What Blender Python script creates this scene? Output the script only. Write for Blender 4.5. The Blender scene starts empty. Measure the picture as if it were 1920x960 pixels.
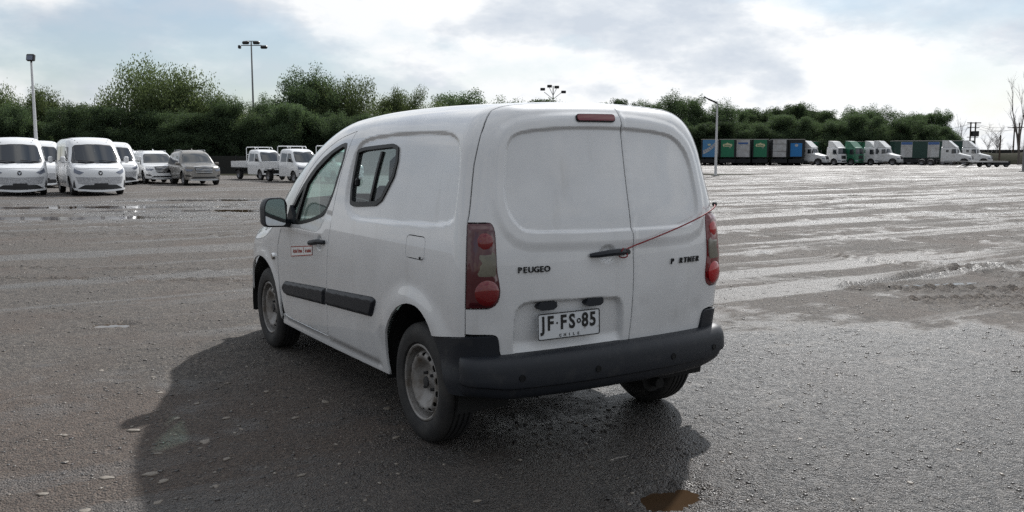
import bpy, math, random
import numpy as np
from mathutils import Vector, Matrix, geometry

# ---------------------------------------------------------------- camera, sky, sun, exposure
SC = bpy.context.scene
COL = SC.collection
rnd = random.Random(7)
CAM = (-2.866, -4.117, 1.503); YAW, PITCH = .560, .113          # forward of the white van is +Y, ground is z = 0
cam = bpy.data.cameras.new('camera'); cam_o = bpy.data.objects.new('camera', cam); COL.objects.link(cam_o)
cam.sensor_width = 36; cam.lens = 36 * 1654.7 / 1920; cam.clip_start = .05; cam.clip_end = 6000
cam_o.location = CAM; cam_o.rotation_euler = (math.pi / 2 - PITCH, 0, -YAW)
SC.camera = cam_o
SUN = Vector((.92, .72, 1.0)).normalized()                       # towards the sun
SUN_EL = math.asin(SUN.z); SUN_AZ = math.atan2(SUN.x, SUN.y)     # azimuth from +Y towards +X
sun = bpy.data.lights.new('sun', 'SUN'); sun_o = bpy.data.objects.new('sun', sun); COL.objects.link(sun_o)
sun.energy = 4.6; sun.angle = math.radians(1.2); sun.color = (1, .985, .96)
sun_o.rotation_euler = (-SUN).to_track_quat('-Z', 'Y').to_euler()
world = bpy.data.worlds.new('World'); SC.world = world; world.use_nodes = True
def build_sky():
    nt = world.node_tree; nt.nodes.clear(); N = nt.nodes.new; L = nt.links.new
    out = N('ShaderNodeOutputWorld'); bg = N('ShaderNodeBackground'); bg.inputs['Strength'].default_value = .085
    sky = N('ShaderNodeTexSky'); sky.sky_type = 'NISHITA'; sky.sun_disc = False
    sky.sun_elevation = SUN_EL; sky.sun_rotation = SUN_AZ; sky.air_density = 1.2; sky.dust_density = .6; sky.ozone_density = 4
    geo = N('ShaderNodeTexCoord'); mp = N('ShaderNodeMapping'); mp.inputs['Scale'].default_value = (1, 1, 2.3); mp.inputs['Location'].default_value = (3.1, 1.7, .4); L(geo.outputs['Generated'], mp.inputs[0])
    def noise(scale, det, rough, dist_):
        n = N('ShaderNodeTexNoise'); n.inputs['Scale'].default_value = scale; n.inputs['Detail'].default_value = det; n.inputs['Roughness'].default_value = rough; n.inputs['Distortion'].default_value = dist_; L(mp.outputs[0], n.inputs['Vector']); return n.outputs['Fac']
    def ramp(f, st):
        r = N('ShaderNodeValToRGB'); e = r.color_ramp.elements
        while len(e) < len(st): e.new(.5)
        for q, (p, c) in zip(e, st): q.position = p; q.color = (*c, 1)
        L(f, r.inputs[0]); return r.outputs[0]
    cover = ramp(noise(3.1, 12, .56, .1), [(.38, (.40,) * 3), (.46, (.72,) * 3), (.51, (1.,) * 3)])           # how much cloud
    shade = ramp(noise(4.6, 12, .57, .1), [(.39, (6.3, 6.9, 7.7)), (.465, (7.6, 8.05, 8.6)), (.53, (9.8, 9.95, 10.1))])   # grey undersides, white crowns
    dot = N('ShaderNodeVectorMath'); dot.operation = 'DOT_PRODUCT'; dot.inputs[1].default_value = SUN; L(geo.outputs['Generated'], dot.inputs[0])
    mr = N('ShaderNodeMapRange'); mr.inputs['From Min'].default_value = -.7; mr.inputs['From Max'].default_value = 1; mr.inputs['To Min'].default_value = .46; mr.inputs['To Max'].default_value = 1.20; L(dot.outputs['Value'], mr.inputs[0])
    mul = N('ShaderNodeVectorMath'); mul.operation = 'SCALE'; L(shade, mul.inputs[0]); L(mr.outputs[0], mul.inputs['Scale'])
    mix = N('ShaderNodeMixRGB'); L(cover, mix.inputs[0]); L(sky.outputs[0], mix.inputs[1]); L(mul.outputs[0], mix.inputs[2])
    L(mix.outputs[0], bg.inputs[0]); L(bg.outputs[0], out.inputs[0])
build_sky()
SC.view_settings.view_transform = 'Standard'; SC.view_settings.look = 'None'
SC.view_settings.exposure = .12; SC.view_settings.gamma = 1; SC.view_settings.use_curve_mapping = False
SC.render.engine = 'CYCLES'; SC.cycles.max_bounces = 8; SC.cycles.transparent_max_bounces = 24
SC.cycles.use_denoising = False; SC.cycles.sample_clamp_indirect = 6

# ---------------------------------------------------------------- materials
MATS = {}
def node_mat(name):
    m = bpy.data.materials.new(name); m.use_nodes = True; nt = m.node_tree
    b = nt.nodes['Principled BSDF']; MATS[name] = m
    return m, nt, b
def mat(name, col, rough=.5, metal=0., coat=0., spec=.5, noise=None, bump=None, trans=None, alpha=None):
    """noise = (scale, second colour, low, high[, stretch])   bump = (scale, strength, distance)"""
    m, nt, b = node_mat(name)
    b.inputs['Base Color'].default_value = (*col, 1); b.inputs['Roughness'].default_value = rough; b.inputs['Metallic'].default_value = metal
    b.inputs['Coat Weight'].default_value = coat; b.inputs['Specular IOR Level'].default_value = spec; b.inputs['Coat Roughness'].default_value = .06
    N = nt.nodes.new; L = nt.links.new
    if noise or bump:
        tc = N('ShaderNodeTexCoord')
    if noise:
        mp = N('ShaderNodeMapping'); L(tc.outputs['Object'], mp.inputs[0])
        if len(noise) > 4: mp.inputs['Scale'].default_value = noise[4]
        n = N('ShaderNodeTexNoise'); n.inputs['Scale'].default_value = noise[0]; n.inputs['Detail'].default_value = 8; n.inputs['Roughness'].default_value = .6
        L(mp.outputs[0], n.inputs['Vector'])
        r = N('ShaderNodeValToRGB'); r.color_ramp.elements[0].position = noise[2]; r.color_ramp.elements[1].position = noise[3]
        r.color_ramp.elements[0].color = (*noise[1], 1); r.color_ramp.elements[1].color = (*col, 1)
        L(n.outputs['Fac'], r.inputs[0]); L(r.outputs[0], b.inputs['Base Color'])
    if bump:
        n = N('ShaderNodeTexNoise'); n.inputs['Scale'].default_value = bump[0]; n.inputs['Detail'].default_value = 6; L(tc.outputs['Object'], n.inputs['Vector'])
        bm = N('ShaderNodeBump'); bm.inputs['Strength'].default_value = bump[1]; bm.inputs['Distance'].default_value = bump[2]
        L(n.outputs['Fac'], bm.inputs['Height']); L(bm.outputs[0], b.inputs['Normal'])
    return m
def glass_mat(name, tint, gloss=.02, ior=1.5, dust=.16):
    m = bpy.data.materials.new(name); m.use_nodes = True; nt = m.node_tree; nt.nodes.clear(); N = nt.nodes.new; L = nt.links.new
    out = N('ShaderNodeOutputMaterial'); mx = N('ShaderNodeMixShader'); lw = N('ShaderNodeLayerWeight'); lw.inputs[0].default_value = .5; pw = N('ShaderNodeMath'); pw.operation = 'POWER'; pw.inputs[1].default_value = 5; L(lw.outputs['Facing'], pw.inputs[0]); fr = N('ShaderNodeMath'); fr.operation = 'MULTIPLY_ADD'; fr.inputs[1].default_value = .93; fr.inputs[2].default_value = .06; L(pw.outputs[0], fr.inputs[0])
    tr = N('ShaderNodeBsdfTransparent'); tr.inputs[0].default_value = (*tint, 1); gl = N('ShaderNodeBsdfGlossy'); gl.inputs['Roughness'].default_value = gloss
    du = N('ShaderNodeBsdfDiffuse'); du.inputs[0].default_value = (.55, .62, .60, 1); tl = N('ShaderNodeBsdfTranslucent'); tl.inputs[0].default_value = (.55, .62, .60, 1); dm = N('ShaderNodeMixShader'); L(du.outputs[0], dm.inputs[1]); L(tl.outputs[0], dm.inputs[2]); d2 = N('ShaderNodeMixShader'); d2.inputs[0].default_value = dust; L(tr.outputs[0], d2.inputs[1]); L(dm.outputs[0], d2.inputs[2])
    L(fr.outputs[0], mx.inputs[0]); L(d2.outputs[0], mx.inputs[1]); L(gl.outputs[0], mx.inputs[2]); L(mx.outputs[0], out.inputs[0])
    MATS[name] = m; return m
def paint_mat():
    m, nt, b = node_mat('white_paint'); N = nt.nodes.new; L = nt.links.new
    b.inputs['Roughness'].default_value = .34; b.inputs['Coat Weight'].default_value = 1.; b.inputs['Coat Roughness'].default_value = .035
    tc = N('ShaderNodeTexCoord')
    def noise(scale, lo, hi, c0, c1, st=(1, 1, 1), detail=8):
        mp = N('ShaderNodeMapping'); mp.inputs['Scale'].default_value = st; L(tc.outputs['Object'], mp.inputs[0])
        n = N('ShaderNodeTexNoise'); n.inputs['Scale'].default_value = scale; n.inputs['Detail'].default_value = detail; n.inputs['Roughness'].default_value = .62; L(mp.outputs[0], n.inputs['Vector'])
        r = N('ShaderNodeValToRGB'); r.color_ramp.elements[0].position = lo; r.color_ramp.elements[1].position = hi
        r.color_ramp.elements[0].color = (*c0, 1); r.color_ramp.elements[1].color = (*c1, 1); L(n.outputs['Fac'], r.inputs[0]); return r
    dust = noise(2.2, .32, .68, (.66, .665, .67), (.77, .775, .78))
    # thin runs of dirt and a few small chips and scuffs
    run = noise(7., .26, .42, (.88, .87, .85), (1, 1, 1), (1, 1, .14))
    chip = noise(46., .225, .24, (.25, .22, .2), (1, 1, 1), (1, 1, 1), 3)
    scuff = noise(9., .215, .24, (.62, .62, .63), (1, 1, 1), (1, 1, .5), 5)
    prev = dust.outputs[0]
    for r in (run, chip, scuff):
        x = N('ShaderNodeMixRGB'); x.blend_type = 'MULTIPLY'; x.inputs[0].default_value = 1; L(prev, x.inputs[1]); L(r.outputs[0], x.inputs[2]); prev = x.outputs[0]
    L(prev, b.inputs['Base Color'])
    rr = noise(5., .3, .7, (.42, .42, .42), (.26, .26, .26)); L(rr.outputs[0], b.inputs['Roughness'])
    return m
paint_mat()
mat('black_plastic', (.016, .019, .025), .50, spec=.38, noise=(14, (.028, .030, .034), .32, .46), bump=(220, .15, .001))
mat('black_trim', (.008, .009, .010), .42, spec=.28)
mat('dark_gap', (.004, .004, .004), .9, spec=.1)
mat('rubber', (.018, .018, .019), .72, noise=(9, (.040, .038, .036), .35, .6), bump=(90, .2, .002))
mat('steel_rim', (.28, .27, .26), .5, .15, noise=(11, (.13, .11, .09), .36, .58))
mat('dark_metal', (.03, .03, .032), .55)
mat('underbody', (.012, .012, .012), .85)
mat('lamp_red', (.17, .003, .006), .08, coat=1.)
mat('lamp_bright_red', (.42, .008, .012), .10, coat=.8)
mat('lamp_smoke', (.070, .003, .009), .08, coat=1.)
mat('lamp_clear', (.17, .16, .12), .15, coat=.8, noise=(40, (.13, .12, .09), .3, .7))
mat('plate_white', (.66, .68, .70), .4, noise=(30, (.35, .33, .30), .26, .36))
mat('plate_black', (.01, .01, .01), .4)
mat('chrome', (.75, .75, .75), .12, 1.)
mat('mirror_glass', (.85, .87, .88), .01, 1.)
mat('interior', (.035, .036, .04), .8)
mat('seat_cloth', (.06, .065, .075), .9)
mat('paper', (.8, .8, .78), .7)
mat('sticker_red', (.33, .035, .02), .5)
mat('cord_red', (.22, .008, .012), .6)
mat('amber', (.5, .2, .05), .2, coat=.5)
glass_mat('glass_green', (.66, .86, .80), dust=.30); glass_mat('glass_clear', (.70, .76, .78), dust=.10)

# ---------------------------------------------------------------- objects
def link(name, me, m=None, parent=None, loc=None):
    o = bpy.data.objects.new(name, me); COL.objects.link(o)
    if m is not None and me is not None:
        for q in (m if isinstance(m, (list, tuple)) else [m]): me.materials.append(MATS[q] if isinstance(q, str) else q)
    if parent: o.parent = parent
    if loc: o.location = loc
    return o
def empty(name, loc=(0, 0, 0), rz=0.):
    o = bpy.data.objects.new(name, None); COL.objects.link(o); o.location = loc; o.rotation_euler = (0, 0, rz); o.empty_display_size = .3
    return o
def tag(o, label=None, cat=None, group=None, kind=None):
    if label: o['label'] = label
    if cat: o['category'] = cat
    if group: o['group'] = group
    if kind: o['kind'] = kind
    return o
KIDS = {}
def copy_tree(o, parent=None):
    c = o.copy(); COL.objects.link(c); c.parent = parent
    for ch in list(o.children): copy_tree(ch, c)
    return c
class MB:
    """collects simple solids into ONE mesh"""
    def __init__(s): s.v = []; s.f = []; s.mi = []; s.cur = 0
    def add(s, vs, fs):
        n = len(s.v); s.v += [tuple(p) for p in vs]; s.f += [[i + n for i in f] for f in fs]; s.mi += [s.cur] * len(fs); return s
    def box(s, c, d, M=None, bev=0.):
        x, y, z = d[0] / 2, d[1] / 2, d[2] / 2; b = min(bev, x * .9, y * .9, z * .9)
        if b <= 0:
            vs = [(i * x, j * y, k * z) for i in (-1, 1) for j in (-1, 1) for k in (-1, 1)]
            fs = [(0, 1, 3, 2), (4, 6, 7, 5), (0, 4, 5, 1), (2, 3, 7, 6), (0, 2, 6, 4), (1, 5, 7, 3)]
        else:
            vs = []; idx = {}
            for i in (-1, 1):
                for j in (-1, 1):
                    for k in (-1, 1):
                        for a in range(3):
                            idx[i, j, k, a] = len(vs); e = [x - b, y - b, z - b]; e[a] += b; vs.append((i * e[0], j * e[1], k * e[2]))
            fs = []
            for a in range(3):
                p, q = (a + 1) % 3, (a + 2) % 3
                for sgn in (-1, 1):
                    lp = []
                    for (m_, n_) in ((-1, -1), (1, -1), (1, 1), (-1, 1)):
                        t = [0, 0, 0]; t[a] = sgn; t[p] = m_; t[q] = n_; lp.append(idx[t[0], t[1], t[2], a])
                    fs.append(lp if sgn > 0 else lp[::-1])
            for a in range(3):
                p, q = (a + 1) % 3, (a + 2) % 3
                for m_ in (-1, 1):
                    for n_ in (-1, 1):
                        t0 = [0, 0, 0]; t1 = [0, 0, 0]; t0[a] = -1; t1[a] = 1; t0[p] = t1[p] = m_; t0[q] = t1[q] = n_
                        lp = [idx[(*t0, p)], idx[(*t1, p)], idx[(*t1, q)], idx[(*t0, q)]]
                        fs.append(lp if m_ * n_ < 0 else lp[::-1])
            for i in (-1, 1):
                for j in (-1, 1):
                    for k in (-1, 1):
                        t = [idx[i, j, k, 0], idx[i, j, k, 1], idx[i, j, k, 2]]; fs.append(t if i * j * k > 0 else t[::-1])
        if M is not None: vs = [M @ Vector(p) for p in vs]
        return s.add([(p[0] + c[0], p[1] + c[1], p[2] + c[2]) for p in vs], fs)
    def tube(s, pts, rad, n=8, cap=True):
        pts = [Vector(p) for p in pts]; rad = rad if isinstance(rad, (list, tuple)) else [rad] * len(pts)
        vs = []; fs = []; up = Vector((0, 0, 1)); last = None
        for i, p in enumerate(pts):
            d = (pts[min(i + 1, len(pts) - 1)] - pts[max(i - 1, 0)]).normalized()
            if last is None:
                a = d.cross(up) if abs(d.dot(up)) < .95 else d.cross(Vector((1, 0, 0)))
            else: a = last - d * last.dot(d)
            a.normalize(); last = a; b = d.cross(a)
            for k in range(n):
                t = 2 * math.pi * k / n; vs.append(p + (a * math.cos(t) + b * math.sin(t)) * rad[i])
        for i in range(len(pts) - 1):
            for k in range(n):
                fs.append((i * n + k, i * n + (k + 1) % n, (i + 1) * n + (k + 1) % n, (i + 1) * n + k))
        if cap: fs += [tuple(range(n))[::-1], tuple(range((len(pts) - 1) * n, len(pts) * n))]
        return s.add(vs, fs)
    def lathe(s, prof, n=32, axis='x', c=(0, 0, 0), close=False):
        vs = []; fs = []; m = len(prof)
        for k in range(n):
            t = 2 * math.pi * k / n
            for (r, h) in prof:
                q = (h, r * math.cos(t), r * math.sin(t)) if axis == 'x' else (r * math.cos(t), h, r * math.sin(t)) if axis == 'y' else (r * math.cos(t), r * math.sin(t), h)
                vs.append((q[0] + c[0], q[1] + c[1], q[2] + c[2]))
        for k in range(n):
            for i in range(m if close else m - 1):
                a, b = k * m + i, k * m + (i + 1) % m; a2, b2 = ((k + 1) % n) * m + i, ((k + 1) % n) * m + (i + 1) % m
                fs.append((a, b, b2, a2))
        return s.add(vs, fs)
    def prism(s, poly, lo, hi, axis='z', M=None):
        n = len(poly); mk = {'z': lambda p, h: (p[0], p[1], h), 'x': lambda p, h: (h, p[0], p[1]), 'y': lambda p, h: (p[0], h, p[1])}[axis]
        vs = [mk(p, lo) for p in poly] + [mk(p, hi) for p in poly]
        if M is not None: vs = [M @ Vector(q) for q in vs]
        fs = [tuple(range(n))[::-1], tuple(range(n, 2 * n))] + [(i, (i + 1) % n, n + (i + 1) % n, n + i) for i in range(n)]
        return s.add(vs, fs)
    def mesh(s, name, smooth=True, angle=35):
        me = bpy.data.meshes.new(name); me.from_pydata(s.v, [], s.f)
        if any(s.mi): me.polygons.foreach_set('material_index', s.mi)
        if smooth: me.shade_smooth() if hasattr(me, 'shade_smooth') else None; me.set_sharp_from_angle(angle=math.radians(angle))
        me.update(); return me
    def build(s, name, m, parent=None, loc=None, smooth=True, angle=35):
        return link(name, s.mesh(name, smooth, angle), m, parent, loc)

def text_mesh(body, size, ext=.002, bold=0., shear=0., sx=1., spacing=1.):
    cu = bpy.data.curves.new('text', 'FONT'); cu.body = body; cu.size = size; cu.extrude = ext; cu.offset = bold; cu.align_x = 'CENTER'; cu.align_y = 'CENTER'; cu.shear = shear; cu.space_character = spacing; cu.resolution_u = 3
    o = bpy.data.objects.new('text', cu); COL.objects.link(o); dg = bpy.context.evaluated_depsgraph_get(); dg.update()
    me = bpy.data.meshes.new_from_object(o.evaluated_get(dg)); bpy.data.objects.remove(o); bpy.data.curves.remove(cu)
    me.materials.clear()
    if sx != 1.: me.transform(Matrix.Diagonal((sx, 1, 1, 1)))
    return me

# ---------------------------------------------------------------- 2D outlines and curved panels
def densify(poly, h, closed=True):
    out = []; n = len(poly)
    for i in range(n if closed else n - 1):
        a = np.array(poly[i], float); b = np.array(poly[(i + 1) % n], float); k = max(1, int(math.ceil(np.linalg.norm(b - a) / h)))
        for j in range(k): out.append(tuple(a + (b - a) * j / k))
    if not closed: out.append(tuple(poly[-1]))
    return out
def rounded(poly, r, n=5):
    out = []; m = len(poly); rr = r if isinstance(r, (list, tuple)) else [r] * m
    for i in range(m):
        p = np.array(poly[i], float); a = np.array(poly[i - 1], float) - p; b = np.array(poly[(i + 1) % m], float) - p
        la, lb = np.linalg.norm(a), np.linalg.norm(b); t = min(rr[i], la * .48, lb * .48)
        if t < 1e-5: out.append(tuple(p)); continue
        p0 = p + a / la * t; p1 = p + b / lb * t
        for j in range(n + 1):
            q = j / n; out.append(tuple((1 - q) ** 2 * p0 + 2 * q * (1 - q) * p + q * q * p1))
    return out
def smooth_line(pts, n=2, closed=False):
    p = [np.array(q, float) for q in pts]
    for _ in range(n):
        o = [] if closed else [p[0]]
        m = len(p)
        for i in range(m if closed else m - 1):
            a, b = p[i], p[(i + 1) % m]; o += [a * .75 + b * .25, a * .25 + b * .75]
        if not closed: o.append(p[-1])
        p = o
    return [tuple(q) for q in p]
def area(poly):
    a = np.array(poly); x, y = a[:, 0], a[:, 1]; return .5 * np.sum(x * np.roll(y, -1) - y * np.roll(x, -1))
def offset(poly, d):
    """grow (d > 0) or shrink an outline"""
    a = np.array(poly, float); keep = [0]
    for i in range(1, len(a)):
        if np.linalg.norm(a[i] - a[keep[-1]]) > 1e-6: keep.append(i)
    a = a[keep]
    sg = 1 if area(a) > 0 else -1
    e = np.roll(a, -1, 0) - a; e /= np.maximum(np.linalg.norm(e, axis=1), 1e-9)[:, None]; nr = np.stack([e[:, 1], -e[:, 0]], 1) * sg
    b = nr + np.roll(nr, 1, 0); l = np.maximum(np.sum(b * b, 1), .35); b = b * (2 / l)[:, None]
    return [tuple(q) for q in a + b * d]
def inside(P, poly):
    P = np.asarray(P, float); c = np.zeros(len(P), bool); n = len(poly)
    for i in range(n):
        (x0, y0), (x1, y1) = poly[i], poly[(i + 1) % n]
        if y0 == y1: continue
        m = ((y0 > P[:, 1]) != (y1 > P[:, 1])) & (P[:, 0] < (x1 - x0) * (P[:, 1] - y0) / (y1 - y0) + x0); c ^= m
    return c
def dist(P, poly, closed=True):
    P = np.asarray(P, float); d = np.full(len(P), 1e9); n = len(poly)
    for i in range(n if closed else n - 1):
        a = np.array(poly[i], float); b = np.array(poly[(i + 1) % n], float); e = b - a; l = max(e @ e, 1e-12)
        t = np.clip(((P - a) @ e) / l, 0, 1); q = P - a - t[:, None] * e; d = np.minimum(d, np.sum(q * q, 1))
    return np.sqrt(d)
def sdf(P, poly): return np.where(inside(P, poly), -1, 1) * dist(P, poly)
def sstep(x, a, b):
    t = np.clip((x - a) / (b - a), 0, 1); return t * t * (3 - 2 * t)
def normals(fn, uv, e=.002):
    P = fn(uv)
    if hasattr(fn, 'grad'): return P, fn.grad(P)
    du = fn(uv + np.array([e, 0])) - fn(uv - np.array([e, 0])); dv = fn(uv + np.array([0, e])) - fn(uv - np.array([0, e]))
    n = np.cross(du, dv); n /= np.maximum(np.linalg.norm(n, axis=1), 1e-12)[:, None]
    return P, n
def panel_mesh(name, base, outer, holes=(), h=.03, disp=None, thick=.012, off=0., refine=(), flip=False, mirror=None, smooth_disp=True, lip=0.):
    """a sheet over the surface base(uv), cut to an outline, with holes, recesses (disp) and edges turned inwards.
    mirror: 'x' adds the mirror image to the same mesh, 'only' makes just the mirror image"""
    outer = densify(outer, h); holes = [densify(q, min(h, .02)) for q in holes]
    loops = [outer] + holes; pts = []; edges = []
    for lp in loops:
        n0 = len(pts); pts += lp; edges += [(n0 + i, n0 + (i + 1) % len(lp)) for i in range(len(lp))]
    nb = len(pts); A = np.array(outer); lo, hi = A.min(0), A.max(0)
    def grid(hh, keep):
        xs = np.arange(lo[0], hi[0] + hh, hh); ys = np.arange(lo[1], hi[1] + hh, hh * .866)
        G = np.array([(x + (hh * .5 if j % 2 else 0), y) for j, y in enumerate(ys) for x in xs]); G = keep(G) if keep else G
        if not len(G): return G
        ok = inside(G, outer) & (dist(G, outer) > hh * .45)
        for q in holes: ok &= ~inside(G, q) & (dist(G, q) > hh * .45)
        return G[ok]
    fine = []
    for (poly, band, hh) in refine:
        g = grid(hh, lambda G: G[dist(G, poly) < band])
        if len(g): fine.append(g)
    fine = np.concatenate(fine) if fine else np.zeros((0, 2))
    def coarse_keep(G):
        for (poly, band, hh) in refine: G = G[dist(G, poly) > band + hh * .3]
        return G
    coarse = grid(h, coarse_keep)
    allp = np.concatenate([np.array(pts), fine, coarse]) if len(coarse) or len(fine) else np.array(pts)
    V2, E2, F2, _, _, _ = geometry.delaunay_2d_cdt([Vector(p) for p in allp], edges, [], 0, 1e-7)
    V2 = np.array([(v.x, v.y) for v in V2]); F2 = np.array([f for f in F2 if len(f) == 3])
    cen = V2[F2].mean(1); ok = inside(cen, outer)
    for q in holes: ok &= ~inside(cen, q)
    F2 = F2[ok]
    def fn(uv):
        if disp is None and off == 0: return base(uv)
        P, n = normals(base, uv); n = n if hasattr(base, 'grad') or not flip else -n
        return P + n * (off + disp(uv))[:, None] if disp else P + n * off
    if hasattr(base, 'grad') and disp is None:
        P, Nn = normals(base, V2); P = P + Nn * off
    else: P, Nn = normals(fn, V2)
    if hasattr(base, 'grad'):
        gn = base.grad(P); Nn = np.where(np.sum(Nn * gn, 1)[:, None] < 0, -Nn, Nn)
        t = P[F2]; fl = np.sum(np.cross(t[:, 1] - t[:, 0], t[:, 2] - t[:, 0]) * gn[F2[:, 0]], 1); flip = np.sum(fl) < 0
    elif flip: Nn = -Nn
    used = np.zeros(len(V2), bool); used[F2.ravel()] = True
    if flip: F2 = F2[:, ::-1]
    # rim: boundary edges of the kept triangles
    cnt = {}
    for f in F2:
        for i in range(3):
            a, b = int(f[i]), int(f[(i + 1) % 3]); k = (min(a, b), max(a, b)); cnt.setdefault(k, []).append((a, b))
    rim = [v[0] for v in cnt.values() if len(v) == 1]
    verts = [tuple(p) for p in P]; nor = [tuple(q) for q in Nn]; faces = [tuple(int(i) for i in f) for f in F2]
    if thick > 0:
        idx = {}
        cdir = {}
        for (a, b) in rim:
            e = P[b] - P[a]; o_ = np.cross(e, Nn[a]); l = np.linalg.norm(o_)
            if l > 1e-9:
                for q in (a, b): cdir[q] = cdir.get(q, 0) + o_ / l
        for q, c in cdir.items():
            c = c / max(np.linalg.norm(c), 1e-9); i0 = len(verts)
            verts += [tuple(P[q]), tuple(P[q] - Nn[q] * thick)]; m = c * .9 + Nn[q] * .3; m = tuple(m / np.linalg.norm(m)); nor += [m, tuple(c)]; idx[q] = i0
        for (a, b) in rim:
            if a in idx and b in idx: faces.append((idx[b], idx[a], idx[a] + 1, idx[b] + 1))
    if mirror:
        v2 = [(-x, y, z) for (x, y, z) in verts]; n2 = [(-x, y, z) for (x, y, z) in nor]; f2 = [tuple(reversed(f)) for f in faces]
        if mirror == 'only': verts, nor, faces = v2, n2, f2
        else:
            k = len(verts); verts += v2; nor += n2; faces += [tuple(i + k for i in f) for f in f2]
    me = bpy.data.meshes.new(name); me.from_pydata(verts, [], faces); me.polygons.foreach_set('use_smooth', [True] * len(faces))
    me.update(); me.normals_split_custom_set_from_vertices(nor)
    return me
def panel(name, m, parent, *a, **k): return link(name, panel_mesh(name, *a, **k), m, parent)
def mirrored(me, name):
    """mirror image (x -> -x) of a mesh"""
    c = me.copy(); c.name = name
    v = np.zeros(len(c.vertices) * 3); c.vertices.foreach_get('co', v); v = v.reshape(-1, 3); v[:, 0] *= -1
    faces = [tuple(reversed(p.vertices)) for p in c.polygons]
    me2 = bpy.data.meshes.new(name); me2.from_pydata([tuple(q) for q in v], [], faces)
    for q in me.materials: me2.materials.append(q)
    me2.shade_smooth(); me2.set_sharp_from_angle(angle=math.radians(35)); bpy.data.meshes.remove(c)
    return me2

# value noise on a lattice, for the ground's relief and for outlines
def vnoise(x, y, seed=0):
    xi = np.floor(x).astype(np.int64); yi = np.floor(y).astype(np.int64); fx = x - xi; fy = y - yi
    def hsh(a, b):
        q = (a * 374761393 + b * 668265263 + seed * 1442695041) & 0xFFFFFFFF; q = ((q ^ (q >> 13)) * 1274126177) & 0xFFFFFFFF
        return ((q ^ (q >> 16)) & 0xFFFF) / 65535.0
    ux = fx * fx * (3 - 2 * fx); uy = fy * fy * (3 - 2 * fy)
    return (hsh(xi, yi) * (1 - ux) + hsh(xi + 1, yi) * ux) * (1 - uy) + (hsh(xi, yi + 1) * (1 - ux) + hsh(xi + 1, yi + 1) * ux) * uy - .5
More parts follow.
